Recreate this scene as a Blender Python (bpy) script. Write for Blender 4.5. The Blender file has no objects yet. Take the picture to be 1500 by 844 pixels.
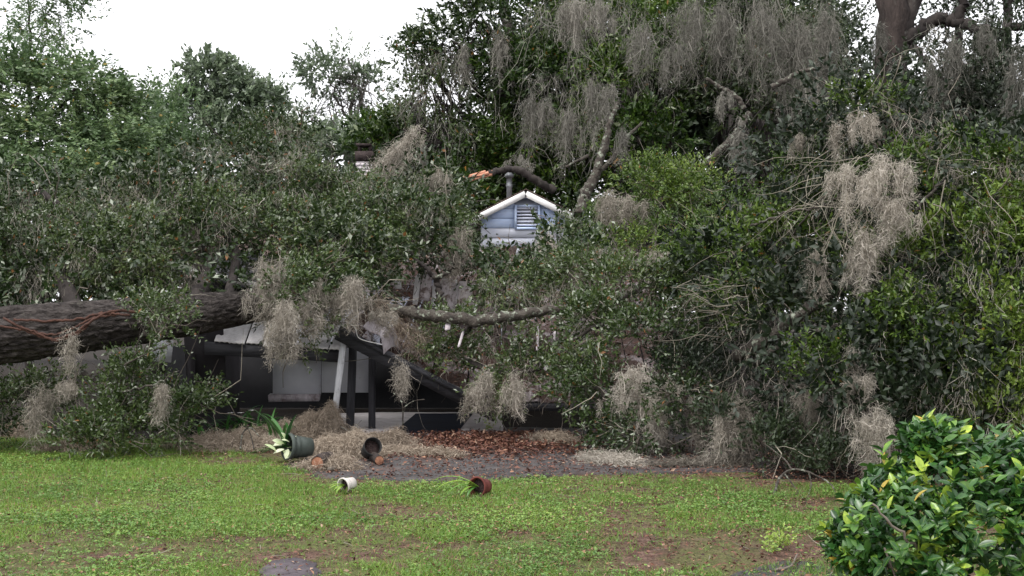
import bpy, math
import numpy as np
from mathutils import Vector, Matrix

rng = np.random.default_rng(11)
scene = bpy.context.scene
COL = scene.collection

# ------------------------------------------------------------------ camera, sky, sun, exposure
FPX, CX, HZ, EYE = 1810.0, 750.0, 455.0, 1.70       # focal length, centre and horizon in photo pixels; eye height
cam_data = bpy.data.cameras.new("camera")
cam = bpy.data.objects.new("camera", cam_data); COL.objects.link(cam)
cam.location = (0, 0, EYE); cam.rotation_euler = (math.radians(90), 0, 0)
cam_data.sensor_width = 36.0
cam_data.lens = 36.0 * FPX / 1500.0
cam_data.shift_y = (HZ - 422.0) / 1500.0
cam_data.clip_start = 0.1; cam_data.clip_end = 2000
scene.camera = cam

CLOUD = 7.0
SUN_EL, SUN_AZ = math.radians(60), math.radians(222)   # high, behind the camera's left shoulder
world = bpy.data.worlds.new("World"); scene.world = world
world.use_nodes = True
wn, wl = world.node_tree.nodes, world.node_tree.links
wn.clear()
wout = wn.new("ShaderNodeOutputWorld"); bg = wn.new("ShaderNodeBackground")
skyt = wn.new("ShaderNodeTexSky"); skyt.sky_type = 'NISHITA'; skyt.sun_disc = False
skyt.sun_elevation = SUN_EL; skyt.sun_rotation = SUN_AZ
skyt.air_density = 1.0; skyt.dust_density = 6.0; skyt.ozone_density = 1.0
hsv = wn.new("ShaderNodeHueSaturation"); hsv.inputs['Saturation'].default_value = 0.22   # an overcast deck greys the blue
wl.new(skyt.outputs[0], hsv.inputs['Color'])
# the cloud deck: an even pale layer over the whole sky, a little uneven
wtc = wn.new("ShaderNodeTexCoord"); wno = wn.new("ShaderNodeTexNoise"); wno.inputs['Scale'].default_value = 2.2; wno.inputs['Detail'].default_value = 5
wl.new(wtc.outputs['Generated'], wno.inputs['Vector'])
wra = wn.new("ShaderNodeMapRange"); wra.inputs['From Min'].default_value = .3; wra.inputs['From Max'].default_value = .7
wra.inputs['To Min'].default_value = CLOUD * .88; wra.inputs['To Max'].default_value = CLOUD * 1.1
wl.new(wno.outputs['Fac'], wra.inputs['Value'])
wti = wn.new("ShaderNodeVectorMath"); wti.operation = 'SCALE'; wti.inputs[0].default_value = (.985, .985, 1.03); wl.new(wra.outputs[0], wti.inputs['Scale'])
wmx = wn.new("ShaderNodeMix"); wmx.data_type = 'RGBA'; wmx.inputs['Factor'].default_value = .85
wl.new(hsv.outputs[0], wmx.inputs['A']); wl.new(wti.outputs[0], wmx.inputs['B'])
wl.new(wmx.outputs['Result'], bg.inputs['Color'])
bg.inputs['Strength'].default_value = 0.15
wl.new(bg.outputs[0], wout.inputs['Surface'])
sun_d = bpy.data.lights.new("sun", 'SUN'); sun_d.energy = 1.4; sun_d.angle = math.radians(16); sun_d.color = (1.0, 0.97, 0.92)
sun = bpy.data.objects.new("sun", sun_d); COL.objects.link(sun)
sd = Vector((math.sin(SUN_AZ) * math.cos(SUN_EL), math.cos(SUN_AZ) * math.cos(SUN_EL), math.sin(SUN_EL)))
sun.rotation_euler = (-sd).to_track_quat('-Z', 'Y').to_euler()
scene.view_settings.view_transform = 'Standard'; scene.view_settings.look = 'None'
scene.view_settings.exposure = 0.84; scene.view_settings.gamma = 1.0
scene.cycles.max_bounces = 6; scene.cycles.diffuse_bounces = 3; scene.cycles.glossy_bounces = 2
scene.cycles.transmission_bounces = 3; scene.cycles.transparent_max_bounces = 4

# ------------------------------------------------------------------ helpers
def P(px, py, Y):                 # the point at depth Y that the photo shows at (px, py)
    return np.array([(px - CX) / FPX * Y, Y, EYE + (HZ - py) / FPX * Y])
def G(px, py, z=0.0):             # the point of the ground at (px, py)
    Y = FPX * (EYE - z) / (py - HZ)
    return np.array([(px - CX) / FPX * Y, Y, z])
def norm(a):
    return a / (np.linalg.norm(a, axis=-1, keepdims=True) + 1e-9)

def tag(o, label=None, cat=None, group=None, kind=None):
    if label: o['label'] = label
    if cat: o['category'] = cat
    if group: o['group'] = group
    if kind: o['kind'] = kind
    return o
def empty(name, loc, label=None, cat=None, group=None, rot=(0, 0, 0)):
    o = bpy.data.objects.new(name, None); COL.objects.link(o)
    o.location = [float(v) for v in loc]; o.rotation_euler = rot; o.empty_display_size = 0.1
    return tag(o, label, cat, group)

class MB:
    """collects vertices and triangles / quads, then links them as ONE mesh object"""
    def __init__(s): s.v, s.f3, s.m3, s.f4, s.m4, s.t, s.n = [], [], [], [], [], [], 0
    def add(s, v, f3=None, f4=None, mat=0, tint=None):
        v = np.asarray(v, float).reshape(-1, 3)
        if f3 is not None and len(f3): s.f3.append(np.asarray(f3, int) + s.n); s.m3.append(np.full(len(f3), mat))
        if f4 is not None and len(f4): s.f4.append(np.asarray(f4, int) + s.n); s.m4.append(np.full(len(f4), mat))
        s.v.append(v); s.n += len(v)
        s.t.append(np.full(len(v), 0.5) if tint is None else np.broadcast_to(np.asarray(tint, float), (len(v),)))
        return s
    def box(s, c, size, R=None, mat=0, jit=0.0):
        h = np.array(size) / 2
        v = np.array([[x, y, z] for x in (-1, 1) for y in (-1, 1) for z in (-1, 1)]) * h
        if jit: v = v + rng.normal(0, jit, v.shape)
        if R is not None: v = v @ np.asarray(R).T
        s.add(v + np.asarray(c), f4=[[0, 1, 3, 2], [4, 6, 7, 5], [0, 4, 5, 1], [2, 3, 7, 6], [0, 2, 6, 4], [1, 5, 7, 3]], mat=mat, tint=rng.random())
        return s
    def mesh(s, name, mats, smooth=False):
        me = bpy.data.meshes.new(name)
        v = np.concatenate(s.v)
        f3 = np.concatenate(s.f3) if s.f3 else np.zeros((0, 3), int); f4 = np.concatenate(s.f4) if s.f4 else np.zeros((0, 4), int)
        m = np.concatenate(s.m3 + s.m4) if (s.m3 or s.m4) else np.zeros(0)
        me.vertices.add(len(v)); me.vertices.foreach_set("co", v.astype(np.float32).ravel())
        loops = np.concatenate([f3.ravel(), f4.ravel()])
        me.loops.add(len(loops)); me.loops.foreach_set("vertex_index", loops.astype(np.int32))
        npoly = len(f3) + len(f4)
        me.polygons.add(npoly)
        st = np.concatenate([np.arange(len(f3)) * 3, len(f3) * 3 + np.arange(len(f4)) * 4])
        me.polygons.foreach_set("loop_start", st.astype(np.int32))
        me.polygons.foreach_set("material_index", m.astype(np.int32))
        if smooth: me.polygons.foreach_set("use_smooth", np.ones(npoly, bool))
        a = me.attributes.new("tint", 'FLOAT', 'POINT'); a.data.foreach_set("value", np.concatenate(s.t).astype(np.float32))
        for mt in (mats if isinstance(mats, (list, tuple)) else [mats]): me.materials.append(mt)
        me.update(calc_edges=True)
        return me
    def build(s, name, mats, parent=None, smooth=False, loc=None):
        o = bpy.data.objects.new(name, s.mesh(name, mats, smooth)); COL.objects.link(o)
        if parent is not None:
            o.parent = parent
        if loc is not None: o.location = [float(q) for q in loc]
        return o

def rot_to(d, roll=0.0):          # rotation whose x axis is d
    d = np.asarray(d, float); d = d / np.linalg.norm(d)
    up = np.array([0, 0, 1.0]) if abs(d[2]) < .95 else np.array([0, 1.0, 0])
    y = np.cross(up, d); y /= np.linalg.norm(y); z = np.cross(d, y)
    c, s_ = math.cos(roll), math.sin(roll)
    return np.stack([d, c * y + s_ * z, -s_ * y + c * z], 1)
def spline(pts, n):
    p = np.asarray(pts, float)
    if len(p) == 2: p = np.array([p[0], (p[0] + p[1]) / 2, p[1]])
    q = np.vstack([2 * p[0] - p[1], p, 2 * p[-1] - p[-2]])
    t = np.linspace(0, len(p) - 1 - 1e-6, n); i = t.astype(int); u = (t - i)[:, None]
    a, b, c, d = q[i], q[i + 1], q[i + 2], q[i + 3]
    return .5 * (2 * b + (c - a) * u + (2 * a - 5 * b + 4 * c - d) * u ** 2 + (3 * b - 3 * c + d - a) * u ** 3)
def tube(mb, pts, r, sides=8, n=None, wob=0.0, jit=0.0, mat=0, tint=0.5, cap=True):
    n = n or max(4, len(pts) * 3)
    c = spline(pts, n)
    if wob: c[1:-1] += rng.normal(0, wob, c[1:-1].shape)
    r = np.interp(np.linspace(0, 1, n), np.linspace(0, 1, len(np.atleast_1d(r))), np.atleast_1d(r)) if np.ndim(r) else np.full(n, r)
    tg = norm(np.gradient(c, axis=0))
    ref = np.array([0.13, 0.2, 1.0]) if abs(tg[:, 2]).mean() < .8 else np.array([1.0, 0.2, 0.1])
    a = norm(np.cross(ref, tg)); b = np.cross(tg, a)
    th = np.arange(sides) / sides * 2 * math.pi
    rr = r[:, None] * (1 + (rng.normal(0, jit, (n, sides)) if jit else 0) * np.ones((n, sides)))
    v = c[:, None] + rr[..., None] * (np.cos(th)[None, :, None] * a[:, None] + np.sin(th)[None, :, None] * b[:, None])
    v = v.reshape(-1, 3)
    i, j = np.meshgrid(np.arange(n - 1), np.arange(sides), indexing='ij'); j2 = (j + 1) % sides
    f = np.stack([i * sides + j, i * sides + j2, (i + 1) * sides + j2, (i + 1) * sides + j], -1).reshape(-1, 4)
    f3 = []
    if cap:
        v = np.vstack([v, c[0], c[-1]]); k = n * sides
        for q in range(sides):
            f3 += [[k, (q + 1) % sides, q], [k + 1, (n - 1) * sides + q, (n - 1) * sides + (q + 1) % sides]]
    mb.add(v, f3, f, mat, tint)
    return c
def lathe(mb, prof, seg=20, mat=0):
    th = np.arange(seg) / seg * 2 * math.pi
    p = np.asarray(prof, float)
    v = np.stack([p[:, None, 0] * np.cos(th), p[:, None, 0] * np.sin(th), p[:, None, 1] * np.ones(seg)], -1).reshape(-1, 3)
    i, j = np.meshgrid(np.arange(len(p) - 1), np.arange(seg), indexing='ij'); j2 = (j + 1) % seg
    mb.add(v, None, np.stack([i * seg + j, i * seg + j2, (i + 1) * seg + j2, (i + 1) * seg + j], -1).reshape(-1, 4), mat)

# cheap value noise in numpy for placing things
_perm = rng.random((64, 64))
def vnoise(x, y):
    xi, yi = np.floor(x).astype(int), np.floor(y).astype(int); u, v = x - xi, y - yi
    u, v = u * u * (3 - 2 * u), v * v * (3 - 2 * v)
    g = lambda a, b: _perm[a % 64, b % 64]
    return (g(xi, yi) * (1 - u) + g(xi + 1, yi) * u) * (1 - v) + (g(xi, yi + 1) * (1 - u) + g(xi + 1, yi + 1) * u) * v
def fbm(x, y, o=4):
    s_, a, t = 0, .5, 0
    for k in range(o): s_ = s_ + a * vnoise(x * 2 ** k + 7.3 * k, y * 2 ** k + 3.1 * k); t += a; a *= .5
    return s_ / t

# ------------------------------------------------------------------ materials
def new_mat(name):
    m = bpy.data.materials.new(name); m.use_nodes = True
    n, l = m.node_tree.nodes, m.node_tree.links
    return m, n, l, n['Principled BSDF'], n['Material Output']
def ramp(n, stops, interp='LINEAR'):
    r = n.new("ShaderNodeValToRGB"); e = r.color_ramp.elements; r.color_ramp.interpolation = interp
    while len(e) < len(stops): e.new(0.5)
    for q, (p, c) in zip(e, stops): q.position = p; q.color = (*c, 1) if len(c) == 3 else c
    return r
def leaf_mat(name, stops, rough=.42, odd=None, odd_at=.985, trans=.25, spec=.5, pale=None, pale_at=.9):
    m, n, l, b, out = new_mat(name)
    at = n.new("ShaderNodeAttribute"); at.attribute_name = "tint"
    ge = n.new("ShaderNodeNewGeometry")
    mx = n.new("ShaderNodeMath"); mx.operation = 'MULTIPLY_ADD'; mx.inputs[1].default_value = .34; mx.inputs[2].default_value = -.17
    l.new(ge.outputs['Random Per Island'], mx.inputs[0])
    ad = n.new("ShaderNodeMath"); ad.operation = 'ADD'; ad.use_clamp = True
    l.new(mx.outputs[0], ad.inputs[0]); l.new(at.outputs['Fac'], ad.inputs[1])
    r = ramp(n, stops); l.new(ad.outputs[0], r.inputs[0])
    colr = r.outputs[0]
    fr = n.new("ShaderNodeMath"); fr.operation = 'MULTIPLY'; fr.inputs[1].default_value = 17.31
    l.new(ge.outputs['Random Per Island'], fr.inputs[0])
    f2 = n.new("ShaderNodeMath"); f2.operation = 'FRACT'; l.new(fr.outputs[0], f2.inputs[0])
    for c, thr in ((pale, pale_at), (odd, odd_at)):
        if c is None: continue
        g = n.new("ShaderNodeMath"); g.operation = 'GREATER_THAN'; g.inputs[1].default_value = thr; l.new(f2.outputs[0], g.inputs[0])
        mm = n.new("ShaderNodeMix"); mm.data_type = 'RGBA'; mm.inputs['B'].default_value = (*c, 1)
        l.new(g.outputs[0], mm.inputs['Factor']); l.new(colr, mm.inputs['A']); colr = mm.outputs['Result']
    l.new(colr, b.inputs['Base Color']); b.inputs['Roughness'].default_value = rough
    b.inputs['Specular IOR Level'].default_value = spec
    if trans:
        t = n.new("ShaderNodeBsdfTranslucent"); l.new(colr, t.inputs['Color'])
        ms = n.new("ShaderNodeMixShader"); ms.inputs[0].default_value = trans
        l.new(b.outputs[0], ms.inputs[1]); l.new(t.outputs[0], ms.inputs[2]); l.new(ms.outputs[0], out.inputs['Surface'])
    return m
def noisy(name, stops, scale=6.0, stretch=(1, 1, 1), rough=.85, bump=.4, bump_scale=None, detail=6, spec=.3, dist=.02, second=None, metallic=0, coords='Object'):
    m, n, l, b, out = new_mat(name)
    tc = n.new("ShaderNodeTexCoord"); mp = n.new("ShaderNodeMapping"); mp.inputs['Scale'].default_value = stretch
    l.new(tc.outputs[coords], mp.inputs[0])
    t = n.new("ShaderNodeTexNoise"); t.inputs['Scale'].default_value = scale; t.inputs['Detail'].default_value = detail; t.inputs['Roughness'].default_value = .65
    l.new(mp.outputs[0], t.inputs['Vector'])
    r = ramp(n, stops); l.new(t.outputs['Fac'], r.inputs[0]); colr = r.outputs[0]
    if second:                                     # (scale, low, high, colour): patches of another colour
        t2 = n.new("ShaderNodeTexNoise"); t2.inputs['Scale'].default_value = second[0]; t2.inputs['Detail'].default_value = 5; t2.inputs['Roughness'].default_value = .7
        l.new(tc.outputs[coords], t2.inputs['Vector'])
        r2 = ramp(n, [(second[1], (0, 0, 0)), (second[2], (1, 1, 1))]); l.new(t2.outputs['Fac'], r2.inputs[0])
        mm = n.new("ShaderNodeMix"); mm.data_type = 'RGBA'; mm.inputs['B'].default_value = (*second[3], 1)
        l.new(r2.outputs[0], mm.inputs['Factor']); l.new(colr, mm.inputs['A']); colr = mm.outputs['Result']
    l.new(colr, b.inputs['Base Color']); b.inputs['Roughness'].default_value = rough; b.inputs['Specular IOR Level'].default_value = spec
    b.inputs['Metallic'].default_value = metallic
    if bump:
        bt = n.new("ShaderNodeTexNoise"); bt.inputs['Scale'].default_value = bump_scale or scale * 3; bt.inputs['Detail'].default_value = 6
        l.new(mp.outputs[0], bt.inputs['Vector'])
        bp = n.new("ShaderNodeBump"); bp.inputs['Strength'].default_value = bump; bp.inputs['Distance'].default_value = dist
        l.new(bt.outputs['Fac'], bp.inputs['Height']); l.new(bp.outputs[0], b.inputs['Normal'])
    return m

M = {}
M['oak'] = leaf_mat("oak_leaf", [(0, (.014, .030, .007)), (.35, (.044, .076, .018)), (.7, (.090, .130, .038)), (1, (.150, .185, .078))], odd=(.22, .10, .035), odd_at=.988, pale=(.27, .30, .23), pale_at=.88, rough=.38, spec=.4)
M['oak_bright'] = leaf_mat("bright_oak_leaf", [(0, (.014, .036, .006)), (.4, (.052, .100, .012)), (.75, (.108, .172, .022)), (1, (.17, .235, .042))], odd=(.25, .13, .03), odd_at=.992, pale=(.22, .26, .15), pale_at=.93, rough=.38, spec=.4)
M['locust'] = leaf_mat("feathery_leaf", [(0, (.050, .095, .035)), (.5, (.115, .185, .072)), (1, (.21, .285, .11))], odd=(.30, .22, .04), odd_at=.99, pale=(.19, .24, .15), pale_at=.93, rough=.5)
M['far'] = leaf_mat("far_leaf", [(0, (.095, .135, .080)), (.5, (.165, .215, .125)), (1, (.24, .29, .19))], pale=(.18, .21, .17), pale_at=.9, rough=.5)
M['deep'] = leaf_mat("forest_and_shade_leaf", [(0, (.010, .020, .008)), (.5, (.025, .042, .015)), (1, (.05, .075, .03))], pale=(.08, .10, .07), pale_at=.93, rough=.5)
M['shrub'] = leaf_mat("glossy_shrub_leaf", [(0, (.014, .050, .012)), (.35, (.030, .098, .020)), (.62, (.075, .175, .028)), (.8, (.16, .30, .035)), (1, (.34, .46, .06))], odd=(.42, .32, .05), odd_at=.985, rough=.32, trans=.18, spec=.5)
def blemish(m, rib):
    """blotches, and a paler midrib where the leaf's own axes are known"""
    n, l = m.node_tree.nodes, m.node_tree.links; b = n['Principled BSDF']; src = b.inputs['Base Color'].links[0].from_socket
    tc = n.new("ShaderNodeTexCoord"); t = n.new("ShaderNodeTexNoise"); t.inputs['Scale'].default_value = 3.5 if rib else 45; t.inputs['Detail'].default_value = 4; l.new(tc.outputs['Object'], t.inputs['Vector'])
    r = ramp(n, [(.30, (.55, .55, .5)), (.5, (1, 1, 1)), (.62, (1.1, 1.1, 1)), (.72, (2.2, 1.7, .9))]); l.new(t.outputs['Fac'], r.inputs[0])
    mx = n.new("ShaderNodeMix"); mx.data_type = 'RGBA'; mx.blend_type = 'MULTIPLY'; mx.inputs['Factor'].default_value = .8; l.new(src, mx.inputs['A']); l.new(r.outputs[0], mx.inputs['B']); out = mx.outputs['Result']
    if rib:
        sp = n.new("ShaderNodeSeparateXYZ"); l.new(tc.outputs['Object'], sp.inputs[0]); ab = n.new("ShaderNodeMath"); ab.operation = 'ABSOLUTE'; l.new(sp.outputs['Y'], ab.inputs[0])
        r2 = ramp(n, [(.012, (1, 1, 1)), (.03, (0, 0, 0))]); l.new(ab.outputs[0], r2.inputs[0])
        m2 = n.new("ShaderNodeMix"); m2.data_type = 'RGBA'; m2.inputs['B'].default_value = (.20, .30, .08, 1); sc = n.new("ShaderNodeMath"); sc.operation = 'MULTIPLY'; sc.inputs[1].default_value = .55; l.new(r2.outputs[0], sc.inputs[0])
        l.new(sc.outputs[0], m2.inputs['Factor']); l.new(out, m2.inputs['A']); out = m2.outputs['Result']
    l.new(out, b.inputs['Base Color'])
M['shrub_leaf'] = M['shrub'].copy(); M['shrub_leaf'].name = "glossy_shrub_leaf_ribbed"
blemish(M['shrub'], False); blemish(M['shrub_leaf'], True)
M['grass'] = leaf_mat("grass_blade", [(0, (.065, .130, .020)), (.5, (.150, .275, .036)), (1, (.30, .42, .07))], odd=(.30, .20, .10), odd_at=.90, rough=.5, trans=.3)
M['weed'] = leaf_mat("weed_leaf", [(0, (.055, .12, .028)), (.5, (.14, .26, .048)), (1, (.30, .41, .08))], odd=(.30, .16, .08), odd_at=.95, rough=.5, trans=.25)
M['dead'] = leaf_mat("dead_leaf", [(0, (.035, .014, .011)), (.4, (.095, .038, .027)), (.75, (.17, .075, .05)), (1, (.30, .16, .10))], rough=.6, trans=.05, spec=.3, pale=(.36, .24, .17), pale_at=.95)
M['moss'] = leaf_mat("spanish_moss", [(0, (.15, .135, .112)), (.5, (.31, .28, .235)), (1, (.56, .515, .45))], rough=.9, trans=.2, spec=.1)
M['moss_grey'] = leaf_mat("grey_spanish_moss", [(0, (.10, .098, .085)), (.5, (.21, .202, .175)), (1, (.39, .365, .32))], rough=.9, trans=.2, spec=.1)
M['strap'] = leaf_mat("strap_leaf", [(0, (.02, .07, .02)), (.5, (.06, .17, .035)), (1, (.25, .40, .05))], rough=.35, trans=.2)
M['variegated'] = leaf_mat("variegated_leaf", [(0, (.10, .22, .06)), (.5, (.50, .60, .32)), (1, (.70, .74, .52))], rough=.4, trans=.2)
M['petal'] = noisy("petal", [(0, (.75, .72, .75)), (1, (.85, .82, .84))], rough=.6, bump=0)
M['bark'] = noisy("oak_bark", [(.3, (.017, .014, .013)), (.5, (.050, .042, .039)), (.72, (.112, .097, .090))], scale=10, stretch=(.38, 1.4, 1.4), rough=.9, bump=1.0, bump_scale=14, dist=.10, second=(2.4, .60, .75, (.16, .16, .12)))
M['lichen_bark'] = noisy("lichen_bark", [(.3, (.022, .018, .015)), (.55, (.065, .055, .046)), (.8, (.13, .12, .10))], scale=9, rough=.9, bump=.9, dist=.03, second=(13, .54, .64, (.26, .285, .225)))
M['dark_bark'] = noisy("dark_bark", [(.3, (.018, .015, .015)), (.7, (.06, .05, .045))], scale=6, stretch=(1, 1, .3), rough=.9, bump=.8, second=(5, .6, .75, (.13, .13, .11)))
M['brown_bark'] = noisy("brown_bark", [(.3, (.018, .014, .013)), (.7, (.068, .052, .046))], scale=7, stretch=(1, 1, .18), rough=.9, bump=.9, dist=.05, second=(3, .62, .78, (.14, .13, .11)))
M['twig'] = leaf_mat("twig_bark", [(0, (.05, .042, .036)), (.5, (.14, .12, .10)), (1, (.34, .31, .25))], rough=.9, trans=0, spec=.1)
M['vine'] = noisy("vine_bark", [(.3, (.035, .016, .012)), (.7, (.10, .046, .032))], scale=20, rough=.8, bump=.5)
M['raw_wood'] = noisy("raw_split_wood", [(.3, (.38, .15, .09)), (.7, (.62, .32, .21))], scale=18, stretch=(.3, 1, 1), rough=.7, bump=.5)
M['cut_wood'] = noisy("cut_wood", [(.3, (.16, .065, .04)), (.7, (.40, .20, .12))], scale=18, rough=.8, bump=.4)

def ground_mat():
    m, n, l, b, out = new_mat("soil_and_turf")
    tc = n.new("ShaderNodeTexCoord")
    t = n.new("ShaderNodeTexNoise"); t.inputs['Scale'].default_value = 9; t.inputs['Detail'].default_value = 8; t.inputs['Roughness'].default_value = .75
    l.new(tc.outputs['Object'], t.inputs['Vector'])
    r = ramp(n, [(.28, (.035, .024, .020)), (.45, (.080, .050, .038)), (.6, (.13, .085, .068)), (.78, (.23, .17, .15))]); l.new(t.outputs['Fac'], r.inputs[0])
    t2 = n.new("ShaderNodeTexNoise"); t2.inputs['Scale'].default_value = 1.7; t2.inputs['Detail'].default_value = 6; l.new(tc.outputs['Object'], t2.inputs['Vector'])
    r2 = ramp(n, [(.40, (0, 0, 0)), (.56, (1, 1, 1))]); l.new(t2.outputs['Fac'], r2.inputs[0])
    at = n.new("ShaderNodeAttribute"); at.attribute_name = "tint"
    mu = n.new("ShaderNodeMath"); mu.operation = 'MULTIPLY'; mu.use_clamp = True; l.new(r2.outputs[0], mu.inputs[0]); l.new(at.outputs['Fac'], mu.inputs[1])
    t3 = n.new("ShaderNodeTexNoise"); t3.inputs['Scale'].default_value = 40; t3.inputs['Detail'].default_value = 4; l.new(tc.outputs['Object'], t3.inputs['Vector'])
    r3 = ramp(n, [(.3, (.05, .075, .02)), (.7, (.11, .16, .04))]); l.new(t3.outputs['Fac'], r3.inputs[0])
    mm = n.new("ShaderNodeMix"); mm.data_type = 'RGBA'; l.new(mu.outputs[0], mm.inputs['Factor']); l.new(r.outputs[0], mm.inputs['A']); l.new(r3.outputs[0], mm.inputs['B'])
    t5 = n.new("ShaderNodeTexNoise"); t5.inputs['Scale'].default_value = 70; t5.inputs['Detail'].default_value = 6; t5.inputs['Roughness'].default_value = .8; l.new(tc.outputs['Object'], t5.inputs['Vector'])
    r5 = ramp(n, [(.36, (.30, .28, .27)), (.5, (1, 1, 1)), (.64, (1.9, 1.7, 1.55))]); l.new(t5.outputs['Fac'], r5.inputs[0])
    m5 = n.new("ShaderNodeMix"); m5.data_type = 'RGBA'; m5.blend_type = 'MULTIPLY'; m5.inputs['Factor'].default_value = 1; l.new(mm.outputs['Result'], m5.inputs['A']); l.new(r5.outputs[0], m5.inputs['B']); mm = m5
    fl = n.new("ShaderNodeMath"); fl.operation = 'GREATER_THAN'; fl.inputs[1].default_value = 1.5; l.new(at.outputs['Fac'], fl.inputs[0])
    r4 = ramp(n, [(.35, (.010, .008, .006)), (.7, (.035, .026, .020))]); l.new(t.outputs['Fac'], r4.inputs[0])  # dark leaf mulch, near black to stand in for shade under the branches too
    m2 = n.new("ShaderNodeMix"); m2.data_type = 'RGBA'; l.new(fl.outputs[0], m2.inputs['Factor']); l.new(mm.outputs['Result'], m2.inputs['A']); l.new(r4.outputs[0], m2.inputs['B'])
    l.new(m2.outputs['Result'], b.inputs['Base Color']); b.inputs['Roughness'].default_value = .95; b.inputs['Specular IOR Level'].default_value = .15
    bp = n.new("ShaderNodeBump"); bp.inputs['Strength'].default_value = .6; bp.inputs['Distance'].default_value = .03
    l.new(t.outputs['Fac'], bp.inputs['Height']); l.new(bp.outputs[0], b.inputs['Normal'])
    return m
M['ground'] = ground_mat()
M['asphalt'] = noisy("worn_asphalt", [(.3, (.028, .026, .026)), (.5, (.052, .048, .048)), (.75, (.10, .092, .090))], scale=3.5, rough=.75, bump=.5, bump_scale=60, dist=.01, detail=10, second=(1.3, .52, .66, (.085, .058, .050)), spec=.35)
M['concrete'] = noisy("pale_concrete", [(.3, (.44, .40, .39)), (.7, (.62, .58, .57))], scale=3, rough=.85, bump=.3, second=(2.2, .58, .72, (.16, .12, .105)))
M['stone'] = noisy("grey_stone", [(.3, (.050, .042, .048)), (.7, (.12, .10, .112))], scale=8, rough=.85, bump=.6)
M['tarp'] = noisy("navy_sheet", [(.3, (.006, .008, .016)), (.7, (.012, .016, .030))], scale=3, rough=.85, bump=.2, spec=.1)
M['moss_tan'] = leaf_mat("fallen_spanish_moss", [(0, (.15, .12, .092)), (.5, (.31, .255, .20)), (1, (.53, .45, .36))], rough=.9, trans=.2, spec=.1)
M['grey_bark'] = noisy("pale_grey_bark", [(.3, (.09, .08, .07)), (.7, (.20, .185, .165))], scale=8, rough=.9, bump=.4)
M['siding'] = noisy("chalky_blue_paint", [(.3, (.53, .66, .94)), (.7, (.66, .77, .96))], scale=2.5, stretch=(1, 1, 3), rough=.7, bump=.1, second=(1.6, .6, .8, (.62, .64, .72)))
M['siding_white'] = noisy("chalky_white_paint", [(.3, (.66, .69, .80)), (.7, (.78, .80, .88))], scale=2.5, stretch=(1, 1, 3), rough=.7, bump=.1, second=(3, .6, .78, (.42, .40, .42)))
M['trim'] = noisy("white_trim_paint", [(.3, (.72, .71, .70)), (.7, (.84, .83, .82))], scale=6, rough=.6, bump=.15, second=(9, .68, .8, (.30, .27, .25)))
M['louvre'] = noisy("grey_louvre", [(.3, (.62, .66, .80)), (.7, (.72, .75, .86))], scale=6, rough=.6, bump=.1)
M['void'] = noisy("unlit_void", [(.3, (.01, .01, .012)), (.7, (.02, .02, .022))], scale=3, rough=.9, bump=0)  # near-black colour stands in for the unlit attic and carport interior
M['shingle'] = noisy("brown_shingle", [(.3, (.07, .05, .045)), (.7, (.17, .12, .105))], scale=12, rough=.9, bump=.6)
M['panel'] = noisy("weathered_roof_panel", [(.3, (.22, .19, .20)), (.5, (.42, .38, .40)), (.75, (.62, .57, .60))], scale=5, stretch=(2.2, .5, 1), rough=.7, bump=.3, second=(4, .55, .70, (.15, .105, .095)))
M['panel_pale'] = noisy("pale_mauve_panel", [(.3, (.56, .50, .52)), (.7, (.76, .70, .72))], scale=7, rough=.8, bump=.4, second=(5, .48, .58, (.20, .145, .13)))
M['panel_dirty'] = noisy("rotting_roof_panel", [(.3, (.16, .135, .14)), (.5, (.30, .265, .275)), (.75, (.48, .43, .45))], scale=5, stretch=(2.2, .5, 1), rough=.8, bump=.4, second=(2.2, .36, .50, (.055, .032, .026)))
M['panel_white'] = noisy("split_white_board", [(.3, (.58, .56, .57)), (.7, (.82, .80, .81))], scale=8, stretch=(3, 3, .5), rough=.7, bump=.3, second=(9, .62, .74, (.30, .26, .24)))
M['fascia'] = noisy("dark_weathered_timber", [(.3, (.022, .022, .026)), (.7, (.075, .075, .085))], scale=6, stretch=(.3, 3, 3), rough=.75, bump=.5)
M['dark_post'] = noisy("dark_weathered_post", [(.3, (.022, .022, .026)), (.7, (.075, .075, .085))], scale=6, stretch=(3, 3, .3), rough=.75, bump=.5)
M['post'] = noisy("weathered_white_post", [(.3, (.42, .43, .45)), (.7, (.70, .71, .73))], scale=9, stretch=(3, 3, .4), rough=.75, bump=.4, second=(5, .6, .75, (.16, .16, .17)))
M['wall'] = noisy("grey_white_wallboard", [(.3, (.60, .61, .66)), (.7, (.74, .75, .80))], scale=2, rough=.8, bump=.15, second=(2, .62, .8, (.25, .24, .25)))
M['dark_wall'] = noisy("shade_painted_wall", [(.3, (.022, .020, .023)), (.7, (.055, .05, .055))], scale=2, rough=.9, bump=.2)  # colour lowered to paint in the shade under the roof
M['metal'] = noisy("galvanised_metal", [(.3, (.10, .105, .115)), (.7, (.30, .31, .33))], scale=5, rough=.5, bump=.1, metallic=.4)
M['brickwork'] = noisy("limewashed_brick", [(.3, (.45, .40, .41)), (.7, (.72, .68, .70))], scale=9, rough=.9, bump=.5)
M['brick_dark'] = noisy("sooty_brick", [(.3, (.02, .016, .016)), (.7, (.075, .055, .052))], scale=9, rough=.9, bump=.5)
M['pot_dark'] = noisy("grey_green_plastic", [(.3, (.045, .058, .050)), (.7, (.085, .10, .088))], scale=5, rough=.5, bump=.1)
M['pot_inner'] = noisy("black_plastic", [(.3, (.012, .013, .013)), (.7, (.03, .03, .03))], scale=5, rough=.6, bump=.1)
M['pot_pale'] = noisy("chalky_cream_plastic", [(.3, (.48, .44, .41)), (.7, (.66, .62, .58))], scale=8, rough=.7, bump=.1)
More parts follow.
